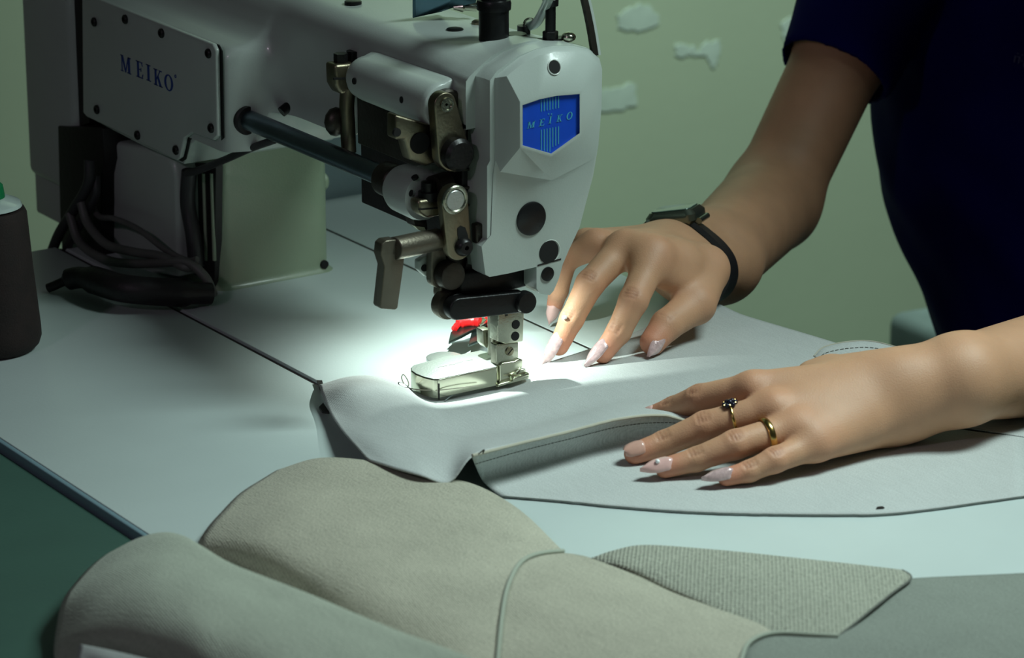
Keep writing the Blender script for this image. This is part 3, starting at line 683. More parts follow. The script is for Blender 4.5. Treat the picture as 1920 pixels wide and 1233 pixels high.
# presser bars, needle clamp, foot
p0, p1 = gy(923, 560, .9), gy(924, 664, .9); add(B().cyl(p0, p1, .3, seg=20), 'presser_bar', 'steel')
p0, p1 = gy(936, 540, .3), gy(936, 662, .3); add(B().cyl(p0, p1, .22, seg=20), 'needle_bar', 'bronze')
add(B().px(1, 1.2, [(905, 619), (918, 616), (926, 622), (926, 655), (912, 652), (906, 645)], .7), 'bar_clamp', 'steel', .05)
nb = add(B().px(1, -.5, [(934, 582), (983, 577), (981, 640), (948, 645), (933, 640)], .9), 'presser_block', 'steel', .07)
for x, y in ((967, 608), (966, 630)):
    c = gy(x, y, -.5); B().cyl((c[0], -.3, c[2]), (c[0], -.54, c[2]), .27, seg=24).build('set_screw', M['hole'], nb)
p0 = gy(944, 560, -.2); p1 = gy(944, 590, -.2); add(B().cyl(p0, p1, .32, seg=20), 'presser_bar', 'dsteel')
ft = add(B().px(1, -.4, [(930, 646), (972, 641), (972, 678), (940, 684), (930, 684)], .6), 'presser_foot', 'steel', .06)
B().px(1, -.55, [(937, 684), (944, 680), (966, 677), (972, 673), (980, 674), (980, 688), (966, 698), (957, 706), (957, 718), (933, 727), (938, 712)], .5).build('foot_body', M['chrome'], ft, bevel=.06)
B().px(1, -.3, [(929, 683), (938, 683), (939, 712), (933, 727), (912, 717), (911, 709), (922, 707), (928, 699)], .5).build('foot_heel', M['chrome'], ft, bevel=.06)
c = gy(955, 658, -.4); B().lathe((c[0], -.38, c[2]), (0, -1, 0), [(0, .27), (.1, .27), (.12, .2)], 24).build('foot_screw', M['bronze'], ft)
B().poly_prism([(c[0]-.2, -.5, c[2]-.13), (c[0]-.14, -.5, c[2]-.17), (c[0]+.2, -.5, c[2]+.13), (c[0]+.14, -.5, c[2]+.17)], (0, -.01, 0)).build('screw_slot', M['hole'], ft)
q = lambda x, y, z=.38: gz(x, y, z)
B().poly_prism([q(910, 712), q(915, 708), q(932, 705), q(962, 700), q(990, 703), q(992, 710), q(935, 725)], (0, 0, .16)).build('foot_sole', M['chrome'], ft, bevel=.05)
B().px(1, -.7, [(966, 708), (970, 700), (977, 693), (985, 690), (987, 698), (979, 706), (972, 711)], .16).build('toe_guide', M['chrome'], ft, bevel=.05)
B().poly_prism([q(958, 708, .62), q(988, 702, .62), q(993, 706, .62), q(962, 716, .62)], (0, 0, .22)).build('foot_toe', M['chrome'], ft, bevel=.08)
p0, p1 = gy(948, 640, .15), gy(948, 715, .15); add(B().tube([p0, p1], [.11, .07], 12), 'needle', 'chrome')
# ---------------------------------------------------------------- edge guide (chrome box) and its thumb tab
eg = thing('edge_guide', 'polished chrome edge guide block lying on the bed beside the presser foot', 'edge guide', (-3, 1.5, 0))
zt = 1.55
outl = [(770, 689), (775, 685), (800, 678), (902, 657), (929, 664), (932, 688), (822, 711), (812, 711), (795, 707), (780, 701), (771, 695)]
P = [gz(x, y, zt) for x, y in outl]
B().poly_prism(P, (0, 0, -1.15)).build('body', M['chrome'], eg, bevel=.07)
B().poly_prism([tuple(Vector(p)*.985+Vector(P[4])*0+Vector((-.03, .03, .005+zt*.015))) for p in P], (0, 0, .015)).build('top_face', M['chrome_brushed'], eg)
c = gz(834, 675, 1.35); B().lathe((c[0], c[1], 1.38), (0, 0, 1), [(0, 1.1), (.14, 1.1), (.16, 1.05), (.16, 0)], 40).build('thumb_tab', M['chrome_brushed'], eg)
c0_, c1_ = gz(821.5, 714, zt), gz(821.5, 735, .4)
B().box((c0_[0]-.03, c0_[1]-.12, .45), (c0_[0]+.03, c0_[1]-.02, 1.42)).build('joint_slit', M['hole'], eg)
b = B()
for x0, y0, x1, y1 in ((822, 688, 838, 685), (842, 684, 853, 682), (855, 681, 868, 677), (873, 676, 886, 674)):
    a_, e_ = gz(x0, y0, zt+.03), gz(x1, y1, zt+.03); b.tube([a_, e_], .025, 6)
b.build('etched_marks', M['edge'], eg)
# ---------------------------------------------------------------- thread snips behind the foot
sn = thing('thread_snips', 'red-handled thread snips with dark blades lying behind the presser foot', 'snips', gz(880, 655, .1))
def flat(pts, z, th, name, m, bev=.04): return B().poly_prism([gz(x, y, z) for x, y in pts], (0, 0, th)).build(name, M[m], sn, bevel=bev)
flat([(841, 646), (845, 628), (858, 614), (880, 606), (905, 604), (912, 612), (884, 624), (866, 634)], 1.3, .18, 'blade', 'blade')
flat([(878, 651), (884, 628), (898, 618), (914, 612), (928, 618), (922, 630), (905, 640)], 1.0, .18, 'blade', 'blade')
B().tube(path([gz(852, 616, 1.6), gz(862, 606, 1.7), gz(885, 602, 1.7), gz(900, 603, 1.7)], 5), [.2]*5+[.35]*5+[.4]*6, 12).build('handle', M['red'], sn)
B().tube(path([gz(912, 605, 1.4), gz(922, 601, 1.4), gz(940, 596, 1.4)], 5), .35, 12).build('handle', M['red'], sn)
flat([(893, 610), (905, 600), (915, 603), (900, 614)], 1.5, .2, 'pivot_plate', 'chrome', .03)
# ---------------------------------------------------------------- loose thread
b = B().tube(path([gz(905, 722, .75), gz(860, 727, .9), gz(820, 731, .9), gz(775, 729, .7), gz(760, 722, .8), gz(753, 708, 1.2), gz(757, 702, 1.6), gz(764, 712, 1.4), gz(766, 722, .9), gz(758, 727, .7), gz(748, 731, 1.2)], 8), .035, 8)
tag(b.build('loose_thread', M['yarn']), 'pale loose thread looping off the end of the chrome guide', 'thread')
# ---------------------------------------------------------------- thread cone
cb_ = gz(-14, 652, 0)
tc_ = thing('thread_cone', 'dark brown thread cone with green cap standing at the table\'s rear corner', 'thread cone', cb_)
b = B().lathe((cb_[0], cb_[1], 0), (0, 0, 1), [(0, 2.5), (.35, 2.85), (.8, 3.0), (1.4, 2.98), (5, 2.68), (8.5, 2.45), (8.8, 2.3), (9.0, 1.0)], 56); b.build('thread_winding', M['thread'], tc_)
B().lathe((cb_[0], cb_[1], 8.95), (0, 0, 1), [(0, 2.2), (.2, 2.1), (.55, 1.3), (.56, 0)], 40).build('cone_flange', M['clear'], tc_)
cap = B().lathe((cb_[0], cb_[1], 9.2), (0, 0, 1), [(0, 1.25), (.3, 1.2), (1.0, 1.1), (1.15, .95), (1.15, 0)], 36).build('cone_cap', M['capg'], tc_)
B().lathe((cb_[0], cb_[1], 10.35), (0, 0, 1), [(0, .85), (.05, .85), (.06, 0)], 30).build('cap_label', M['capw'], cap)
# ---------------------------------------------------------------- cables
def cable(lbl, pts, r, m='cable'):
    P = path([gx(x, y, v) for x, y, v in pts], 8)
    tag(B().tube(P, r, 12).build('cable', M[m]), lbl, 'cable', 'cables hanging behind the machine column')
cable('grey cable sagging lowest from the belt cover to the column foot', [(130, 400, -9.2), (150, 455, -9.2), (195, 485, -9.2), (245, 494, -9), (310, 492, -8.4), (352, 492, -7.6), (385, 520, -7), (400, 552, -6.4)], .3, 'cableg')
cable('grey cable curving just above the lowest one behind the column', [(152, 380, -9), (165, 420, -9), (200, 458, -9), (250, 472, -8.8), (300, 480, -8.4), (345, 500, -7.8), (362, 500, -7.2)], .3, 'cableg')
cable('thin dark cable looping highest across the small motor box', [(170, 375, -8), (185, 405, -8), (215, 410, -8), (260, 430, -8), (310, 468, -7.6), (350, 488, -7.3), (370, 486, -7)], .2, 'cableg')
cable('thick black cable dropping from the belt cover to the thread cone', [(168, 300, -8.6), (165, 345, -8.8), (140, 390, -9), (110, 440, -9), (92, 490, -9), (80, 535, -9)], .36)
cable('black cable hanging just behind the thick one beside the belt cover', [(180, 330, -8.2), (178, 370, -8.4), (150, 420, -8.6), (118, 480, -8.6), (100, 530, -8.6)], .28)
cable('black cable running under the arm to the drive shaft', [(350, 325, -6.4), (375, 318, -6.3), (420, 300, -6.0), (470, 278, -5.8), (515, 262, -5.6)], .24)
cable('black cable dropping along the column channel', [(355, 320, -6), (352, 380, -6), (362, 440, -6), (368, 500, -6)], .5)
# black mass at the column foot, its flat shadow built into the lump
b = B(); 
lump = tag(B().tube(path([gz(90, 540, .3), gz(150, 520, 1.2), gz(230, 540, 1.5), gz(320, 548, 1.2), gz(395, 550, .8)], 6), [.3]*4+[.7]*4+[.9]*13+[.7]*4, 14).build('dark_mass', M['recess']), 'black mass with its shadow built in, lying on the table at the column foot', 'dark mass')
# ---------------------------------------------------------------- canvas pieces
U = [
 [(598,721,.3),(650,706,1.0),(700,704,1.2),(752,716,.9),(800,741,.35),(905,722,.22),(1000,689,.2),(1100,655,.2),(1200,618,.2),(1322,568,.2),(1400,592,.2),(1560,640,.1),(1700,690,.1),(1930,745,.1)],
 [(600,727,.45),(655,716,1.3),(706,716,1.5),(758,730,1.2),(812,752,.25),(915,738,.2),(1020,706,.2),(1120,680,.2),(1225,655,.2),(1340,625,.2),(1440,640,.2),(1600,680,.15),(1730,715,.1),(1930,765,.1)],
 [(603,740,.6),(660,734,1.5),(715,737,1.7),(772,749,1.6),(832,768,1.25),(932,752,1.1),(1042,722,.95),(1142,704,.75),(1250,698,.5),(1370,672,.3),(1480,685,.2),(1640,712,.15),(1760,745,.1),(1930,785,.1)],
 [(618,772,.7),(680,790,1.4),(745,800,1.6),(810,808,1.5),(880,808,1.2),(965,798,1.1),(1062,772,.9),(1150,748,.8),(1260,738,.6),(1380,722,.4),(1500,725,.3),(1650,748,.2),(1760,768,.15),(1930,798,.1)],
 [(648,815,1.2),(708,834,1.9),(770,845,2.1),(828,853,2.0),(880,829,1.9),(960,814,1.8),(1060,790,1.6),(1150,765,1.5),(1250,757,1.3),(1385,750,.8),(1500,760,.5),(1660,770,.25),(1770,780,.2),(1930,810,.1)],
 [(692,862,1.7),(740,877,2.1),(790,890,2.2),(842,902,1.7),(886,852,2.9),(960,833,2.75),(1060,809,2.6),(1160,784,2.5),(1240,777,2.2),(1300,789,1.6),(1450,806,.7),(1650,790,.35),(1770,795,.3),(1930,820,.2)],
]
cw = thing('canvas_workpiece', 'light grey canvas panel with a stitched fold, being sewn under the presser foot', 'canvas', gz(1000, 760, 0))
uo, UG = cloth('upper_panel', U, M['canvasA'], cw, 8, 8, .08, .02)
Lw = [
 [(885,853,2.88),(960,834,2.75),(1060,810,2.6),(1160,785,2.5),(1240,778,2.2),(1300,790,1.6),(1450,806,.65),(1650,792,.3),(1930,820,.15)],
 [(889,866,2.2),(968,843,2.2),(1065,819,2.1),(1162,795,2.0),(1245,788,1.8),(1305,797,1.3),(1450,815,.6),(1650,805,.3),(1930,832,.15)],
 [(900,891,.9),(985,870,.8),(1080,846,.75),(1172,826,.7),(1255,818,.6),(1320,822,.5),(1460,838,.4),(1650,830,.3),(1930,850,.15)],
 [(914,908,.45),(1000,890,.35),(1090,872,.3),(1185,858,.25),(1270,856,.25),(1350,860,.2),(1480,865,.2),(1660,865,.2),(1930,872,.15)],
 [(930,921,.25),(1020,915,.2),(1115,910,.2),(1210,908,.2),(1300,908,.2),(1390,910,.2),(1500,912,.2),(1670,912,.2),(1930,900,.15)],
 [(943,929,.15),(1050,938,.15),(1150,948,.15),(1250,956,.15),(1350,961,.15),(1450,963,.15),(1560,964,.15),(1690,960,.15),(1930,928,.15)],
]
lo, LG = cloth('lower_panel', Lw, M['canvasA'], cw, 8, 8, .08, fray=.012)
def edge_tube(G, idx, r, m, name, parent, axis=0, lift=.02, sl=slice(None)):
    P = (G[idx] if axis == 0 else G[:, idx])[sl]
    return B().tube([(p[0], p[1], p[2]+lift) for p in P], r, 8).build(name, M[m], parent)
edge_tube(LG, -1, .028, 'stitch', 'cut_edge', lo, sl=slice(0, None), lift=-.02)
edge_tube(LG, 0, .09, 'yarn', 'folded_edge', lo, sl=slice(0, 46), lift=-.02)
def stitches(G, fr, sl, r, m, name, parent, gap=.24, out=(0, -.06, .03)):
    i0 = int(fr); f = fr-i0; P = (G[i0]*(1-f)+G[i0+1]*f)[sl]
    d = np.concatenate([[0], np.cumsum(np.linalg.norm(np.diff(P, axis=0), axis=1))]); b = B(); s = 0
    while s+gap*.7 < d[-1]:
        q = [tuple(np.array([np.interp(u, d, P[:, k]) for k in range(3)])+np.array(out)) for u in (s, s+gap*.35, s+gap*.72)]
        b.tube(q, r, 6); s += gap
    return b.build(name, M[m], parent)
st_ = stitches(LG, 9.5, slice(0, 46), .017, 'stitch', 'stitching', lo)
st_['kind'] = 'stuff'
# notch mark near the lower edge and small thread end on the fold
c = gz(1650, 951, .22); B().poly_prism([(c[0]-.25, c[1], .2), (c[0]+.15, c[1]-.2, .2), (c[0]+.2, c[1]+.05, .2), (c[0]-.1, c[1]+.12, .2)], (0, 0, .05)).build('notch_mark', M['seamdark'], lo)
B().tube(path([gz(897, 851, 3.0), gz(903, 846, 3.1), gz(908, 843, 3.2), gz(905, 850, 3.0)], 4), .04, 6).build('thread_end', M['stitch'], lo)
# pencil seam line on the bright part
B().tube(path([gz(905, 728, .34), gz(880, 730, .36), gz(850, 740, .36), (gz(835, 750, .36))], 6), .03, 6).build('chalk_line', M['inkgrey'], uo)
# small dark slivers under the left tip
for k, (a_, lbl) in enumerate((([(594, 716), (604, 716), (608, 732), (600, 732)], 'dark tape end poking out at the fabric\'s pointed tip'), ([(598, 766), (606, 758), (618, 776), (604, 774)], 'dark sliver under the fabric edge, nearer the beige canvas'))):
    tag(B().poly_prism([gz(x, y, .12) for x, y in a_], (0, 0, .12)).build('dark_sliver', M['seamdark']), lbl, 'tape')
# hemmed curved piece behind the wrist
hm, HG = cloth('canvas_strip', [
 [(1528,668,.35),(1545,655,.35),(1590,648,.35),(1640,649,.35),(1720,672,.35)],
 [(1526,668,.9),(1545,651,1.2),(1590,641,1.4),(1640,641,1.4),(1720,662,1.3)],
 [(1532,672,1.0),(1550,660,1.3),(1592,652,1.5),(1642,652,1.5),(1722,674,1.4)],
 [(1550,682,.9),(1575,675,1.1),(1610,670,1.2),(1650,672,1.2),(1730,690,1.1)],
 [(1580,700,.5),(1600,698,.5),(1630,695,.5),(1665,700,.5),(1740,712,.5)]], M['canvasA'], None, 6, 6, .08)
tag(hm, 'small curved hemmed canvas strip lying behind the ringed hand\'s wrist', 'canvas strip')
s2 = stitches(HG, 12.5, slice(0, None), .02, 'stitch', 'stitching', hm, .3, (0, 0, .03)); s2['kind'] = 'stuff'
edge_tube(HG, 6, .05, 'yarn', 'folded_edge', hm)
# foreground beige canvas, seamed from several panels
cn = thing('canvas_bag_panels', 'beige canvas panels joined by corded seams, heaped along the table front', 'canvas', gz(900, 1100, 0))
B1 = [
 [(500,905,.05),(590,890,.05),(700,905,.05),(800,930,.05),(880,945,.05),(940,962,.05),(995,985,.05),(1060,1050,.05)],
 [(520,880,1.0),(600,857,1.35),(700,864,1.5),(800,886,1.5),(880,903,1.3),(937,930,1.1),(987,968,.95),(1056,1035,.8)],
 [(450,925,1.0),(560,905,2.0),(680,915,2.5),(790,940,2.6),(880,960,2.5),(940,985,2.2),(975,1010,2.0),(1008,1040,1.6)],
 [(405,970,.9),(520,960,2.4),(650,980,3.1),(770,1010,3.3),(860,1035,3.3),(915,1050,3.0),(950,1057,2.7),(976,1055,2.4)],
 [(381,1000,.6),(490,1005,1.9),(620,1045,2.9),(730,1085,3.3),(830,1110,3.3),(890,1115,3.1),(925,1108,3.0),(955,1092,2.9)],
 [(372,1018,.3),(480,1035,1.2),(600,1085,2.0),(720,1135,2.5),(820,1170,2.6),(880,1185,2.6),(915,1175,2.6),(942,1150,2.6)],
 [(376,1032,.05),(470,1065,.4),(590,1130,.8),(700,1190,1.),(800,1235,1.2),(860,1260,1.4),(905,1265,1.6),(932,1255,1.8)],
 [(380,1040,.05),(462,1085,.05),(575,1165,.05),(685,1235,.05),(785,1290,.05),(845,1320,.05),(895,1335,.05),(925,1345,.05)],
]
hz = lambda R_: [[(x, y, z if z < 1.5 else 1.5+(z-1.5)*.42) for x, y, z in r] for r in R_]
B1 = hz(B1)
b1, G1 = cloth('left_panel', B1, M['canvasB'], cn, 7, 7, .09, .03)
B2 = [
 [(1056,1036,.8),(1085,1040,.9),(1112,1047,1.0),(1180,1072,1.2),(1260,1105,1.3),(1340,1138,1.4),(1420,1168,1.5),(1452,1187,1.5)],
 [(1008,1041,1.6),(1060,1060,1.8),(1110,1085,2.0),(1180,1115,2.2),(1250,1145,2.2),(1320,1170,2.2),(1380,1188,2.1),(1420,1193,1.9)],
 [(977,1057,2.4),(1025,1088,2.7),(1080,1125,2.8),(1150,1155,2.8),(1220,1180,2.8),(1290,1200,2.6),(1350,1210,2.4),(1403,1206,2.2)],
 [(955,1094,2.9),(1005,1122,3.0),(1065,1155,3.1),(1135,1182,3.1),(1205,1205,3.0),(1275,1222,2.8),(1345,1228,2.5),(1393,1224,2.3)],
 [(942,1150,2.6),(1000,1170,2.8),(1060,1195,2.9),(1130,1220,2.9),(1200,1240,2.8),(1270,1250,2.6),(1340,1252,2.4),(1388,1245,2.3)],
 [(932,1255,1.8),(990,1265,2),(1050,1280,2),(1120,1290,2),(1200,1300,2),(1270,1300,2),(1340,1300,2),(1385,1290,2)],
 [(925,1345,.05),(985,1360,.05),(1050,1375,.05),(1120,1385,.05),(1200,1392,.05),(1270,1395,.05),(1340,1395,.05),(1385,1390,.05)],
]
b2, G2 = cloth('middle_panel', hz(B2), M['canvasB'], cn, 7, 7, .09, .02)
B().tube([tuple(np.array(p)+np.array([0, 0, .1])) for p in G2[:, 0]], .11, 12).build('corded_seam', M['canvasC'], cn)
D = [
 [(1110,1060,.05),(1160,1052,.05),(1215,1046,.05),(1330,1050,.05),(1440,1058,.05),(1560,1066,.05),(1690,1072,.05)],
 [(1108,1046,.7),(1150,1031,.9),(1210,1021,1.0),(1330,1030,.9),(1440,1040,.8),(1560,1052,.7),(1692,1068,.55)],
 [(1112,1049,.7),(1170,1055,1.3),(1240,1062,1.6),(1350,1075,1.7),(1450,1085,1.6),(1580,1085,1.2),(1708,1084,.7)],
 [(1120,1055,.7),(1190,1078,1.1),(1270,1105,1.5),(1370,1125,1.7),(1470,1130,1.7),(1570,1122,1.4),(1665,1117,1.0)],
 [(1130,1062,.6),(1215,1095,.8),(1300,1135,1.1),(1390,1165,1.4),(1470,1172,1.6),(1560,1165,1.5),(1620,1153,1.3)],
 [(1140,1070,.4),(1230,1115,.6),(1310,1158,.9),(1400,1190,1.2),(1480,1194,1.5),(1545,1192,1.5),(1572,1191,1.5)],
]
d1, GD = cloth('coarse_flap', hz(D), M['canvasD'], cn, 7, 7, .1, .02, fray=.02)
d1['label'] = 'coarse twill flap'
E_ = [
 [(1600,1092,.2),(1720,1083,.35),(1820,1078,.35),(1950,1071,.35)],
 [(1560,1130,.3),(1690,1115,.7),(1810,1108,.8),(1950,1100,.8)],
 [(1500,1180,.6),(1640,1155,1.0),(1800,1145,1.2),(1950,1140,1.2)],
 [(1452,1189,1.5),(1600,1190,1.5),(1790,1185,1.6),(1950,1180,1.6)],
 [(1403,1206,2.0),(1600,1225,1.8),(1790,1225,1.8),(1950,1220,1.8)],
 [(1388,1248,2.1),(1600,1275,1.6),(1790,1280,1.6),(1950,1280,1.6)],
 [(1385,1390,.05),(1600,1385,.05),(1790,1380,.05),(1950,1370,.05)],
]
e1, GE = cloth('right_panel', hz(E_), M['canvasE'], cn, 8, 7, .09, .02)
B().tube(path([gz(1385, 1262, 1.95), gz(1391, 1232, 1.98), gz(1402, 1207, 1.95), (gz(1425, 1192, 1.82)), gz(1460, 1186, 1.68), gz(1520, 1189, 1.65), gz(1572, 1192, 1.6)], 6), .11, 12).build('corded_seam', M['canvasC'], cn)
edge_tube(GD, -1, .06, 'stitch', 'flap_hem', d1, axis=1, lift=-.03, sl=slice(7, None))
# pale canvas in the very front
C_ = [
 [(235,1045,.05),(290,1050,.05),(340,1060,.05),(372,1075,.05),(405,1095,.05),(480,1135,.05),(625,1200,.05),(775,1262,.05),(925,1320,.05),(1030,1360,.05)],
 [(205,1035,.7),(262,1008,1.3),(308,998,1.8),(345,1004,2.2),(377,1022,2.5),(450,1062,2.9),(600,1122,3.3),(750,1182,3.5),(900,1240,3.7),(1000,1290,3.7)],
 [(150,1080,.8),(220,1050,2.0),(290,1040,2.8),(350,1050,3.2),(420,1085,3.6),(500,1122,3.8),(600,1162,4),(700,1202,4.1),(810,1246,4.1),(900,1300,4.1)],
 [(118,1125,.8),(190,1100,2.2),(270,1090,3.2),(340,1105,3.7),(400,1130,4.0),(480,1170,4.2),(560,1205,4.2),(640,1240,4.2),(720,1280,4.2),(800,1330,4.2)],
 [(105,1180,.6),(170,1160,1.9),(250,1150,3),(320,1165,3.6),(380,1190,4),(440,1220,4),(500,1250,4),(560,1290,4),(620,1330,4),(700,1370,4)],
 [(101,1222,.3),(150,1208,1.2),(220,1212,2.0),(290,1230,2.6),(350,1255,3),(400,1285,3),(460,1310,3),(520,1340,3),(580,1380,3),(650,1420,3)],
 [(106,1262,.05),(160,1265,.3),(230,1275,.6),(300,1290,1),(350,1310,1),(400,1340,1),(460,1370,1),(520,1400,1),(580,1440,1),(650,1480,1)],
]
C_ = [[(x, y, z*(1.38 if z > .6 else 1)) for x, y, z in r]+[(r[-1][0]+190, r[-1][1]+150, .05)] for r in C_]
c1, GC = cloth('canvas_sheet', C_, M['canvasC'], None, 6, 7, .09, .04)
tag(c1, 'pale canvas sheet humped in front of the beige panels, over the green table edge', 'canvas')
c2, _ = cloth('canvas_offcut', [[(150,1207,2.2),(205,1218,3.0),(300,1240,3.9)],[(146,1222,2.1),(200,1236,2.9),(290,1262,3.7)],[(140,1250,1.9),(200,1270,2.5),(280,1290,3.2)]], M['canvasA'], None, 6, 6, .09)
tag(c2, 'white canvas offcut lying on the lower corner of the pale sheet', 'canvas offcut')
# ---------------------------------------------------------------- body (implicit surface, sparse surface nets)
def smin(a, b, k):
    h = np.clip(.5+.5*(b-a)/k, 0, 1); return b*(1-h)+a*h-k*h*(1-h)
def rcone(P, a, b, r0, r1):
    a = np.asarray(a, float); b = np.asarray(b, float); d = b-a; L2 = (d*d).sum()
    t = np.clip(((P-a)@d)/L2, 0, 1)
    q = P-a-t[:, None]*d
    return np.sqrt((q*q).sum(1))-(r0+(r1-r0)*t)
def surface_nets(prims, field, h, rough_h=None):
    lo = np.min([np.minimum(np.array(p[0])-p[2], np.array(p[1])-p[3]) for p in prims], 0)-1.
    n = 12; bs = n*h; blocks = {}
    cand = set()
    for a, b, r0, r1 in prims:
        a = np.array(a, float); b = np.array(b, float); R = max(r0, r1)+.6
        i0 = np.floor((np.minimum(a, b)-R-lo)/bs).astype(int); i1 = np.floor((np.maximum(a, b)+R-lo)/bs).astype(int)
        for i in range(i0[0], i1[0]+1):
            for j in range(i0[1], i1[1]+1):
                for k in range(i0[2], i1[2]+1): cand.add((i, j, k))
    cand = np.array(sorted(cand)); cen = lo+(cand+.5)*bs
    fc = field(cen); cand = cand[np.abs(fc) < bs*.87*1.25+.4]
    g = np.arange(n+1); gi = np.stack(np.meshgrid(g, g, g, indexing='ij'), -1).reshape(-1, 3)
    VK = []; VP = []; QD = []
    OFF = 1 << 20
    def key(I): return (I[:, 0].astype(np.int64)*OFF+I[:, 1])*OFF+I[:, 2]
    for cb in cand:
        base = cb*n
        P = lo+(base+gi)*h
        f = field(P).reshape(n+1, n+1, n+1)
        s = f < 0
        if s.all() or not s.any(): continue
        acc = np.zeros((n, n, n, 3)); cnt = np.zeros((n, n, n))
        for ax in range(3):
            for u in (0, 1):
                for v in (0, 1):
                    o = [0, 0, 0]; oa = [i for i in range(3) if i != ax]; o[oa[0]] = u; o[oa[1]] = v
                    o2 = list(o); o2[ax] = 1
                    A = f[o[0]:o[0]+n, o[1]:o[1]+n, o[2]:o[2]+n]; C = f[o2[0]:o2[0]+n, o2[1]:o2[1]+n, o2[2]:o2[2]+n]
                    m = (A < 0) != (C < 0); t = np.where(m, A/(A-C+1e-12), 0)
                    for q in range(3): acc[..., q] += np.where(m, (t if q == ax else o[q]), 0)
                    cnt += m
        m = cnt > 0; idx = np.argwhere(m)
        if not len(idx): continue
        VK.append(key(idx+base)); VP.append(lo+(idx+base+acc[m]/cnt[m][:, None])*h)
        for ax in range(3):
            sl0 = [slice(0, n)]*3; sl1 = [slice(0, n)]*3; sl1[ax] = slice(1, n+1)
            A = s[tuple(sl0)]; C = s[tuple(sl1)]; I = np.argwhere(A != C)
            if not len(I): continue
            flip = A[A != C]
            I = I+base; oa = [(ax+1) % 3, (ax+2) % 3]
            e1 = np.zeros(3, int); e1[oa[0]] = 1; e2 = np.zeros(3, int); e2[oa[1]] = 1
            q = np.stack([key(I), key(I-e1), key(I-e1-e2), key(I-e2)], 1)
            q[~flip] = q[~flip][:, ::-1]; QD.append(q)
    VK = np.concatenate(VK); VP = np.concatenate(VP); QD = np.concatenate(QD)
    od = np.argsort(VK); VK = VK[od]; VP = VP[od]
    ix = np.searchsorted(VK, QD); ix = np.minimum(ix, len(VK)-1)
    ok = (VK[ix] == QD).all(1)
    return VP, ix[ok]
def smooth_mesh(V, Q, it=2, lam=.5):
    for _ in range(it):
        S = np.zeros_like(V); c = np.zeros(len(V))
        for k in range(4):
            a = Q[:, k]; b = Q[:, (k+1) % 4]
            np.add.at(S, a, V[b]); np.add.at(c, a, 1); np.add.at(S, b, V[a]); np.add.at(c, b, 1)
        V = V+lam*(S/np.maximum(c, 1)[:, None]-V)
    return V
def mesh_obj(name, V, Q, m, parent):
    off = origin(parent); me = bpy.data.meshes.new(name)
    co = (V+np.array([0, 0, LIFT]))*.01-np.array(off)
    me.vertices.add(len(co)); me.vertices.foreach_set('co', co.astype(np.float32).ravel())
    me.loops.add(len(Q)*4); me.loops.foreach_set('vertex_index', Q.astype(np.int32).ravel())
    me.polygons.add(len(Q)); me.polygons.foreach_set('loop_start', np.arange(0, len(Q)*4, 4, dtype=np.int32))
    me.update(calc_edges=True); me.validate()
    me.polygons.foreach_set('use_smooth', np.ones(len(me.polygons), bool))
    o = bpy.data.objects.new(name, me); COL.objects.link(o); o.parent = parent; me.materials.append(m)
    return o
# --- joints
# hand resting flat (towards the front): (pixel, height) points on the rays of the photo's viewpoint
def J(*a): return [gz(x, y, z) for x, y, z in a]
Li = J((1222,780,1.15),(1262,766,1.8),(1312,747,2.7),(1412,728,3.7))
Lm = J((1190,850,.75),(1245,831,1.15),(1322,799,2.1),(1452,766,3.15))
Lr = J((1247,877,.78),(1305,861,1.15),(1378,833,1.9),(1493,800,2.45))
Lp = J((1362,894,.72),(1405,883,.95),(1452,862,1.4),(1532,832,1.7))
Lt = J((1262,800,.9),(1340,770,1.4),(1450,735,2.2),(1560,712,3.2))
LW1 = gz(1688, 722, 3.5); LW2 = gz(1690, 762, 2.3)
LF1 = gz(1800, 700, 3.9); LF2 = gz(1800, 722, 3.4)
LE = chain(gz(1690, 735, 3.0), 2190, 640, 24.5, 1)
WR = np.array(gz(1312, 458, 4.55))+0
Ri = J((1130,662,.85),(1160,622,1.9),(1188,563,3.7),(1225,480,5.6))
Rm = J((1048,648,1.0),(1072,598,2.5),(1106,532,4.3),(1170,464,5.8))
Rr = J((1040,572,1.5),(1047,545,2.6),(1062,488,4.6),(1118,458,5.6))
Rq = J((1072,492,3.2),(1090,478,4.0),(1098,462,4.8),(1100,456,5.2))
Rt = J((1224,641,1.0),(1250,609,1.75),(1304,570,2.4),(1322,505,3.6))
WRp = chain(gz(1225, 480, 5.6), 1272, 494, 7.0, 1)
RE = chain(WRp, 1446, 378, 22.5, 1)
RS = chain(RE, 1720, -196, 26, 1)
k_w = 240.
TL = [gw(1925, -60, k_w), gw(1908, 150, k_w), gw(1908, 280, k_w), gw(1975, 420, k_w), gw(2015, 560, k_w), gw(2060, 760, k_w)]
TR = [gw(2290, -60, k_w-6), gw(2290, 150, k_w-6), gw(2290, 280, k_w-6), gw(2290, 420, k_w-6), gw(2320, 560, k_w-6), gw(2360, 760, k_w-6)]
LSh = gw(2440, -120, k_w-14)
RSc = gw(1860, -160, k_w)
def V3(a): return np.asarray(a, float)
groups = []   # (members, k inside)
def finger(J_, r):
    return [(J_[i], J_[i+1], r[i], r[i+1]) for i in range(len(J_)-1)]
fL = [finger(Li, (.58, .68, .80, .90)), finger(Lm, (.60, .70, .84, .92)), finger(Lr, (.56, .66, .80, .88)), finger(Lp, (.50, .58, .70, .80)), finger(Lt, (.7, .8, .95, 1.3))]
fR = [finger(Ri, (.62, .74, .88, 1.0)), finger(Rm, (.60, .72, .86, .98)), finger(Rr, (.50, .60, .66, .85)), finger(Rq, (.45, .55, .62, .75)), finger(Rt, (.80, .96, 1.16, 1.35))]
mid = lambda a, b, t: tuple(np.asarray(a)*(1-t)+np.asarray(b)*t)
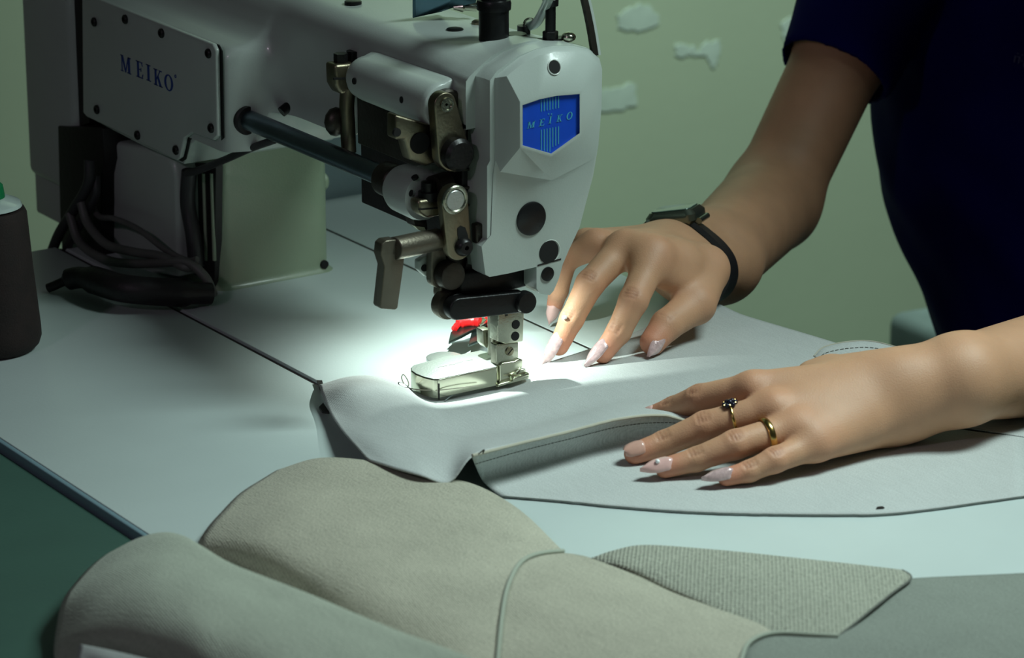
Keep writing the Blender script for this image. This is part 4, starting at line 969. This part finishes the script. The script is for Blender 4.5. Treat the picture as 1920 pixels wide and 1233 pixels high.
palmL = [(Li[3], LW1, .95, 1.75), (Lm[3], mid(LW1, LW2, .4), .95, 1.75), (Lr[3], mid(LW1, LW2, .7), .92, 1.7), (Lp[3], LW2, .85, 1.7), (Lt[3], mid(LW1, LW2, .2), 1.3, 1.7), (mid(Lp[3], Lr[3], .4), gz(1640, 790, 1.5), 1.0, 1.35), (gz(1520, 706, 3.6), gz(1620, 705, 3.9), .85, 1.1)]
r_dirn = V3(RE)-V3(WRp); r_dirn /= np.linalg.norm(r_dirn)
wide = V3(gz(1350, 520, 3.0))-V3(gz(1225, 420, 6.0)); wide -= r_dirn*(wide@r_dirn); wide /= np.linalg.norm(wide)
WA, WB = tuple(V3(WRp)-wide*1.05), tuple(V3(WRp)+wide*.95)
palmR = [(Ri[3], mid(WA, WB, .5), 1.0, 1.6), (Rm[3], mid(WA, WB, .25), 1.0, 1.6), (Rr[3], WA, .92, 1.5), (Rq[3], WA, .9, 1.5), (Rt[3], WB, 1.3, 1.6), (mid(Ri[3], Rm[3], .5), WA, 1.1, 1.6), (Rt[2], mid(WA, WB, .8), 1.1, 1.6), (Rt[3], Ri[3], 1.2, 1.0), (mid(Ri[3], Ri[2], .3), mid(Rt[2], Rt[3], .45), .75, .95), (mid(Ri[3], Rt[3], .5), WB, 1.2, 1.5)]
FM = tuple(V3(WRp)+r_dirn*8+V3(upv)*-.9)
armL = [(LW1, LF1, 1.8, 2.05), (LW2, LF2, 1.8, 2.15), (mid(LF1, LF2, .5), LE, 2.35, 4.1), (LE, LSh, 3.9, 5.0)]
armR = [(WA, tuple(V3(FM)-wide*1.0), 1.6, 2.2), (WB, tuple(V3(FM)+wide*1.0), 1.6, 2.3), (FM, RE, 2.6, 3.1), (tuple(V3(FM)-V3(upv)*.5), RE, 2.6, 3.1), (RE, tuple(V3(RE)*.5+V3(RS)*.5), 3.0, 3.2), (tuple(V3(RE)*.5+V3(RS)*.5), RS, 3.2, 4.8)]
HD = (44, 3, 52); NK = (50, 8, 30)
core = [(RSc, NK, 6, 5.2), (TR[0], NK, 6, 5.2), (NK, (47, 5.5, 40), 5.2, 5.4), ((47, 5.5, 42), HD, 6.2, 8.4), (HD, (45, 4, 55), 8.4, 8.2), ((37.5, -.5, 44), (36.5, -1.2, 44), .9, .7), ((RS), RSc, 4.6, 6), (RSc, TL[1], 6, 7), (TL[1], TL[3], 7, 7), (LSh, TR[0], 4.8, 6), (RSc, TR[0], 6, 6), (TL[3], TL[5], 7, 7)]
ALL = [p for g in fL+fR+[palmL, palmR, armL, armR, core] for p in g]
def gdist(P, prims, k):
    out = None
    for a, b, r0, r1 in prims:
        d = rcone(P, a, b, r0, r1); out = d if out is None else smin(out, d, k)
    return out
def bbdist(c, prims, rad):
    a = np.array([p[0] for p in prims]+[p[1] for p in prims]); R = max(max(p[2], p[3]) for p in prims)
    lo_, hi_ = a.min(0)-R, a.max(0)+R
    d = np.maximum(np.maximum(lo_-c, c-hi_), 0); return np.sqrt((d*d).sum())-rad
# knuckle and crease detail: shallow grooves across the finger joints
grooves = []
def knuckle_detail(J_, r, n_dir, sc_=1.):
    for i, w in ((1, .8), (2, 1.)):
        p = V3(J_[i]); d = V3(J_[i+1])-V3(J_[i-1]); d /= np.linalg.norm(d)
        up_ = V3(n_dir)-d*(V3(n_dir)@d); up_ /= np.linalg.norm(up_); sd = np.cross(d, up_)
        for o_, dep in ((-.20, .07), (-.03, .10), (.14, .08), (.30, .045)):
            c = p+d*o_*1.2+up_*(r[i]*.99)
            grooves.append((tuple(c-sd*r[i]*.5*w), tuple(c+sd*r[i]*.5*w), .085*sc_, dep*sc_))
for f_, r in ((Li, (.58, .68, .80, .9)), (Lm, (.60, .70, .84, .92)), (Lr, (.56, .66, .80, .88)), (Lp, (.50, .58, .70, .80))): knuckle_detail(f_, r, (-.25, -.35, 1))
for f_, r in ((Ri, (.62, .74, .88, 1.0)), (Rm, (.60, .72, .86, .98)), (Rt, (.74, .86, 1.0, 1.25))): knuckle_detail(f_, r, (-.8, -.5, .6))
def field(P):
    c = P.mean(0); rad = np.sqrt(((P-c)**2).sum(1)).max() if len(P) < 4000 else None
    big = len(P) >= 1 and rad is not None and rad < 3
    def near(pr): return (not big) or bbdist(c, pr, rad) < 2.5
    out = np.full(len(P), 50.)
    parts = []
    for fs, palm, arm in ((fL, palmL, armL), (fR, palmR, armR)):
        body = None
        if near(palm): body = gdist(P, palm, 1.0)
        if near(arm):
            d = gdist(P, arm, 1.2); body = d if body is None else smin(body, d, 1.2)
        fg = None
        for f_ in fs:
            if near(f_):
                d = gdist(P, f_, .22); fg = d if fg is None else smin(fg, d, .10)
        if fg is not None: body = fg if body is None else smin(body, fg, .55)
        if body is not None: parts.append(body)
    if near(core): parts.append(gdist(P, core, 3.))
    for d in parts: out = smin(out, d, .5) if len(parts) > 1 else np.minimum(out, d)
    if big:
        pass
    return out
person = thing('person', 'person in a dark blue short-sleeved shirt guiding canvas with both hands', 'person', (56, 12, -75))
def field_pts(P):
    # block centres come as one scattered batch: evaluate without culling
    if len(P) == 13**3: return field(P)
    o = np.full(len(P), 50.)
    for g, k in [(x, .22) for x in fL+fR]+[(palmL, 1.), (palmR, 1.), (armL, 1.2), (armR, 1.2), (core, 3.)]: o = np.minimum(o, gdist(P, g, k))
    return o
BV, BQ = surface_nets(ALL, field_pts, .10)
BV = smooth_mesh(BV, BQ, 1, .5)
NQ = np.zeros_like(BV); fn_ = np.cross(BV[BQ[:, 2]]-BV[BQ[:, 0]], BV[BQ[:, 3]]-BV[BQ[:, 1]])
for k in range(4): np.add.at(NQ, BQ[:, k], fn_)
NQ /= np.maximum(np.linalg.norm(NQ, axis=1), 1e-9)[:, None]
if (NQ*(BV-V3(gz(1500, 790, 1.5)))).sum(1)[np.linalg.norm(BV-V3(gz(1500, 790, 1.5)), axis=1) < 4].mean() < 0: NQ = -NQ
crs = np.zeros(len(BV))
for a, b_, r, dep in grooves:
    m_ = np.abs(BV-V3(a)).max(1) < 2.6; t = np.full(len(BV), 9.); t[m_] = rcone(BV[m_], a, b_, 0, 0)
    w_ = np.exp(-(t/(r*1.1))**2); BV = BV-NQ*(dep*w_)[:, None]; crs = np.maximum(crs, w_*dep/.065)
body = mesh_obj('body', BV, BQ, M['skin'], person)
# flush: pinker skin at fingertips and knuckles (a colour of the skin itself)
fl = np.zeros(len(BV))
for f_ in (Li, Lm, Lr, Lp, Ri, Rm, Rr, Rt):
    for i, s_, w in ((0, 1.0, .75), (2, .8, .3), (3, 1.1, .28)):
        d = np.sqrt(((BV-V3(f_[i]))**2).sum(1)); fl = np.maximum(fl, w*np.exp(-(d/(s_*1.1))**2))
ac_ = body.data.attributes.new('crease', 'FLOAT', 'POINT'); ac_.data.foreach_set('value', crs.astype(np.float32))
at_ = body.data.attributes.new('flush', 'FLOAT', 'POINT')
if len(at_.data) == len(fl): at_.data.foreach_set('value', fl.astype(np.float32))
# --- nails
def nail(tipj, nextj, r, up_, length, width, m, name_label, ext=.9, lift=.0, bulge=.18, square=False):
    p = V3(tipj); d = p-V3(nextj); d /= np.linalg.norm(d)
    u = V3(up_); u = u-d*(u@d); u /= np.linalg.norm(u); s = np.cross(d, u)
    base = p+u*(r*.93+lift)-d*(length-ext-.35)
    b = B(); nu, nv_ = 18, 9; rows = []
    for layer in (0, 1):
        g = []
        for i in range(nu+1):
            t = i/nu
            if square: wd = width*(.85+.15*math.sin(math.pi*min(1, t*1.2)))*(1 if t < .85 else max(.55, 1-(t-.85)*3))*(min(1, .72+t*3))
            else: wd = width*(math.sqrt(min(1, .12+t*4)))*(1 if t < .45 else max(.02, (1-((t-.45)/.55)**1.9)))
            row = []
            for j in range(nv_):
                v = -1+2*j/(nv_-1)
                q = base+d*(t*length)+s*(v*wd*.5)+u*(bulge*(1-v*v)*(.4+.6*(1-t))-.13*v*v-.10*(t-.5)**2*2-.16*max(0, 1-t*6)**2)+u*(-.05 if layer else .02)
                row.append(b.bm.verts.new(tuple(q)))
            g.append(row)
        rows.append(g)
    t0, t1 = rows
    for i in range(nu):
        for j in range(nv_-1):
            b.bm.faces.new((t0[i][j], t0[i][j+1], t0[i+1][j+1], t0[i+1][j])); b.bm.faces.new((t1[i][j], t1[i+1][j], t1[i+1][j+1], t1[i][j+1]))
    for i in range(nu):
        for j in (0, nv_-1): b.bm.faces.new((t0[i][j], t0[i+1][j], t1[i+1][j], t1[i][j]))
    for i in (0, nu):
        for j in range(nv_-1): b.bm.faces.new((t0[i][j], t0[i][j+1], t1[i][j+1], t1[i][j]))
    o = b.build('fingernail', M[m], person, angle=60)
    if name_label: o['label'] = name_label
    return base+d*length*.45+u*(bulge+.02), d, u, s
UPL = (-.3, -.45, 1.)
nail(Lm[0], Lm[1], .60, UPL, 1.25, 1.0, 'nailn', 'short natural nail', ext=.25, square=True)
cN, dN, uN, sN = nail(Lr[0], Lr[1], .56, UPL, 1.95, .98, 'nail', 'long pink almond nail with rhinestone', ext=1.05)
B().ball(tuple(cN+dN*.05), .13).build('rhinestone', M['gem'], person)
nail(Lp[0], Lp[1], .50, (-.3, -.45, 1.1), 1.85, .85, 'nailg', 'long glittery almond nail', ext=1.05)
nail(Li[0], Li[1], .55, UPL, 1.2, .85, 'nail', None, ext=.3, square=True)
UPR = (-.95, -.1, .35)
nail(Ri[0], Ri[1], .62, UPR, 2.2, 1.05, 'nailg', 'long glittery almond nail', ext=1.1)
nail(Rm[0], Rm[1], .60, UPR, 2.35, 1.05, 'nailg', 'long glittery almond nail', ext=1.2)
nail(Rr[0], Rr[1], .48, (-.6, -.75, .3), 1.9, .8, 'nail', None, ext=1.0)
nail(Rt[0], Rt[1], .72, (.3, -.95, .25), 1.9, .95, 'nailg', None, ext=.9)
gmp = V3(Rm[1])+np.array([-.72, -.3, .32]); B().ball(tuple(gmp), .16, (1, 1, .8)).build('rhinestone', M['gem'], person)
# --- shirt
sdir = V3(RS)-V3(RE); sL = np.linalg.norm(sdir); sdir /= sL
hem = V3(RE)+sdir*((V3(gw(1562, 132, 230))-V3(RE))@sdir)
SH = [(tuple(hem-sdir*1.5), RS, 4.0, 5.4), (RS, RSc, 5.4, 7.5), (RSc, TR[0], 8, 8), (TR[0], LSh, 8, 6)]
SH += [(TL[i], TL[i+1], r0, r1) for i, (r0, r1) in enumerate(((9.2, 9.8), (9.8, 9.8), (9.8, 9.9), (9.9, 9.8), (9.8, 10.2)))]
SH += [(TR[i], TR[i+1], r0, r1) for i, (r0, r1) in enumerate(((9.2, 9.6), (9.6, 9.6), (9.6, 9.4), (9.4, 9.6), (9.6, 10.2)))]
SH += [(LSh, mid(LSh, LE, .45), 5.8, 5.0), (mid(TL[2], TL[3], .5), mid(TR[2], TR[3], .5), 9, 9)]
axis_t = V3(upv)
def shirt_field(P):
    d = None
    for i, (a, b, r0, r1) in enumerate(SH):
        q = rcone(P, a, b, r0, r1); d = q if d is None else smin(d, q, 2.2 if i > 0 else 1.0)
    w = (P-hem)@sdir
    nearhem = np.linalg.norm(np.cross(P-hem, sdir), axis=1) < 7.5
    # soft folds
    d = d+.16*np.sin(P[:, 2]*.55+P[:, 0]*.35)*np.sin(P[:, 1]*.4-P[:, 2]*.2)+.10*np.sin(P[:, 2]*1.1-P[:, 1]*.9)
    cut = np.where(nearhem, -w, -50.)
    inner = np.where(w < 6, d+.45, -50.)*0
    arm_hole = np.maximum(rcone(P, RE, RS, 3.5, 3.9), w-2.5)
    d = np.maximum(d, cut)
    d = np.maximum(d, np.where(nearhem & (w < 6), -arm_hole, -50.))
    return d
hair = B().ball((47, 5.2, 55), 9.2, (1, 1, 1.05), 4).ball((52, 9, 52), 6.5, (1, 1, 1), 3)
hair.build('hair', M['hair'], person)
SV, SQ = surface_nets(SH, shirt_field, .28)
SV = smooth_mesh(SV, SQ, 2, .5)
shirt = mesh_obj('shirt', SV, SQ, M['shirt'], person)
b = B()
for x, y, w_, h_, sl in ((1903, 104, 2, 13, .3), (1907, 99, 5, 2, .3), (1907, 105, 4, 2, .3), (1911, 106, 2, 13, .3), (1915, 102, 5, 2, .3), (1914, 113, 5, 2, .3), (1918, 119, 5, 2, .3), (1921, 113, 2, 13, .3)):
    P_ = []
    for dx, dy in ((0, 0), (w_, .3*w_), (w_-.2*h_ if h_ > 4 else w_, h_), (-.2*h_ if h_ > 4 else 0, h_)):
        r_ = np.array(ray(x+dx, y+dy)); r_ /= np.linalg.norm(r_); dd = SV-np.array(CAM); t_ = dd@r_
        pd = np.linalg.norm(dd-t_[:, None]*r_, axis=1); m_ = pd < .45
        P_.append(tuple(np.array(CAM)+r_*((t_[m_].min() if m_.any() else 240)-.05)))
    b.poly_prism(P_, tuple(-V3(fwd)*.03))
b.build('shirt_print', M['shirtink'], shirt)
# --- rings
def band(J_, i0, t, r, R, m):
    a = V3(J_[i0]); c_ = V3(J_[i0+1]); p = a*(1-t)+c_*t; d = c_-a; d /= np.linalg.norm(d); return p, d
p, d = band(Lr, 2, .52, 0, 0, 'gold')
tag(B().ring(tuple(p), tuple(d), .90, .11, 40, 12, 1.8).build('finger_ring', M['gold']), 'plain polished gold band on the finger next to the little finger', 'ring')
p, d = band(Lm, 2, .42, 0, 0, 'gold')
fr = thing('finger_ring', 'gold ring with a dark flower stone on the middle finger', 'ring', tuple(p))
B().ring(tuple(p), tuple(d), .94, .07, 40, 10, 1.2).build('band', M['gold'], fr)
u = V3((-.3, .1, 1)); u = u-d*(u@d); u /= np.linalg.norm(u); s_ = np.cross(d, u); c = p+u*1.02
B().ball(tuple(c), .2).build('stone', M['garnet'], fr)
for k in range(6):
    a_ = 2*math.pi*k/6; q_ = c+(d*math.cos(a_)+s_*math.sin(a_))*.30-u*.05
    B().ball(tuple(q_), .155).build('petal', M['garnet'], fr)
    q_ = c+(d*math.cos(a_+.52)+s_*math.sin(a_+.52))*.36+u*.0; B().ball(tuple(q_), .06, sub=1).build('claw', M['gold'], fr)
for sg in (-1,):
    un = u*math.cos(.62)+s_*sg*math.sin(.62); c2_ = p+un*1.0
    if c2_[2] > 0 or True: B().ball(tuple(c2_), .14, (1, 1, .8)).build('leaf', M['gold'], fr)
# --- watch
wp = V3(WRp)+r_dirn*2.0
wt = thing('wrist_watch', 'wrist watch with steel case and black strap worn on the arm beside the machine', 'watch', tuple(wp))
dn = np.cross(wide, r_dirn); dn /= np.linalg.norm(dn)
if dn[2] < 0: dn = -dn
# strap follows the wrist's own outline
AX1 = V3(upv)-V3(rgt)*.10; AX1 = AX1-r_dirn*(AX1@r_dirn); AX1 /= np.linalg.norm(AX1); AX2 = np.cross(r_dirn, AX1)
if AX2@V3(rgt) < 0: AX2 = -AX2
n = 72; rr_ = np.linspace(.8, 6, 105)
def wrist_r(off):
    out = []
    for k in range(n):
        a_ = 2*math.pi*k/n; d = AX1*math.cos(a_)+AX2*math.sin(a_); P_ = wp+r_dirn*off+d*rr_[:, None]
        f_ = field(P_); i = int(np.argmax(f_ > 0)); out.append(rr_[max(1, i)])
    out = np.array(out)
    for _ in range(3): out = (np.roll(out, 1)+out+np.roll(out, -1))/3
    return out
hw = 1.25; RA, RB = wrist_r(-hw), wrist_r(hw)
b = B(); rs_ = []
for k in range(n):
    a_ = 2*math.pi*k/n; d = AX1*math.cos(a_)+AX2*math.sin(a_); r = []
    for t_, ex in ((-1, .0), (-.9, .32), (.9, .32), (1, .0)):
        r.append(b.bm.verts.new(tuple(wp+r_dirn*hw*t_+d*((RA[k]*(1-t_)+RB[k]*(1+t_))/2+ex+.02))))
    rs_.append(r)
for k in range(n):
    q0, q1 = rs_[k], rs_[(k+1) % n]
    for i in range(4): b.bm.faces.new((q0[i], q0[(i+1) % 4], q1[(i+1) % 4], q1[i]))
b.build('strap', M['strap'], wt, angle=50)
nn = AX1; tt = AX2; cc_ = wp+nn*((RA[0]+RB[0])*.5-.1)-tt*.35
def sq(hx, hy, rr2, z):
    out = []
    for cx, cy, a0 in ((hx-rr2, hy-rr2, 0), (-hx+rr2, hy-rr2, 90), (-hx+rr2, -hy+rr2, 180), (hx-rr2, -hy+rr2, 270)):
        for k in range(7):
            a_ = math.radians(a0+15*k); out.append(tuple(cc_+tt*(cx+rr2*math.cos(a_))+r_dirn*(cy+rr2*math.sin(a_))+nn*z))
    return out
lev = [sq(1.45, 1.3, .5, -.05), sq(1.65, 1.5, .55, .2), sq(1.65, 1.5, .55, .6), sq(1.4, 1.25, .5, .9)]
b = B(); L2 = [[b.bm.verts.new(v) for v in l] for l in lev]
for q0, q1 in zip(L2, L2[1:]):
    for k in range(28): b.bm.faces.new((q0[k], q0[(k+1) % 28], q1[(k+1) % 28], q1[k]))
b.bm.faces.new(L2[0][::-1]); b.bm.faces.new(L2[-1])
cs = b.build('watch_case', M['watch'], wt, angle=40)
B().poly_prism(sq(1.3, 1.15, .45, .89), tuple(nn*.1)).build('watch_glass', M['glass'], wt, bevel=.05)
for sg in (-1, 1):
    e_ = cc_+tt*sg*1.75+nn*.1; B().tube([tuple(e_-r_dirn*.95), tuple(e_+r_dirn*.95)], .2, 12).build('lug', M['watch'], wt)
k_ = int(n*.36); d = AX1*math.cos(2*math.pi*k_/n)+AX2*math.sin(2*math.pi*k_/n); bk = wp+d*(RA[k_]+.2)-r_dirn*.7
B().tube([tuple(bk-r_dirn*.2), tuple(bk+r_dirn*1.5)], .12, 10).build('buckle', M['chrome'], wt)
# small grey print on the shirt chest
# ---------------------------------------------------------------- lights
def area(name, loc, target, size, power, col, size_y=None, spread=math.pi):
    l = bpy.data.lights.new(name, 'AREA'); l.energy = power; l.color = col; l.size = size*.01
    if size_y: l.shape = 'RECTANGLE'; l.size_y = size_y*.01
    l.spread = spread
    o = bpy.data.objects.new(name, l); COL.objects.link(o); o.location = W(loc)
    o.rotation_euler = (W(target)-W(loc)).to_track_quat('-Z', 'Y').to_euler(); return o
area('work_light', (45, -50, 105), (-5, -27, 0), 26, 2.2, (.80, 1., .96), 40, math.radians(64))
area('mauve_side_light', (-200, -95, 135), (0, 5, 5), 12, 2.9, (1., .78, 1.))  # mauve light from the left, its source unseen
area('wall_fill', (95, 62, 165), (98, 120, -10), 90, 10.5, (.80, 1., .93), 30, math.radians(70))  # unseen fill, added only to brighten the back wall
LEDP = (-.4, 3.2, 8.25)
l = bpy.data.lights.new('machine_lamp', 'SPOT'); l.energy = 1.05; l.color = (.86, 1., .93); l.spot_size = math.radians(138); l.spot_blend = .6; l.shadow_soft_size = .001
o = bpy.data.objects.new('machine_lamp', l); COL.objects.link(o); o.location = W(LEDP); o.rotation_euler = (0, 0, 0)
w = bpy.data.worlds.new('room_air'); sc.world = w; w.use_nodes = True
bg = w.node_tree.nodes['Background']; bg.inputs[0].default_value = (.30, .46, .40, 1); bg.inputs[1].default_value = .05
# ---------------------------------------------------------------- camera
cd = bpy.data.cameras.new('camera'); cam = bpy.data.objects.new('camera', cd); COL.objects.link(cam)
cam.location = W(CAM)
Rm_ = Matrix(((rgt[0], upv[0], -fwd[0]), (rgt[1], upv[1], -fwd[1]), (rgt[2], upv[2], -fwd[2])))
cam.rotation_euler = Rm_.to_euler()
cd.sensor_width = 36; cd.lens = FP/1920*36; cd.clip_start = .05; cd.clip_end = 50
cd.dof.use_dof = True; cd.dof.focus_distance = 1.94; cd.dof.aperture_fstop = 14
sc.camera = cam
sc.view_settings.view_transform = 'Standard'; sc.view_settings.look = 'None'; sc.view_settings.gamma = 1
sc.view_settings.use_curve_mapping = False; sc.view_settings.exposure = 0
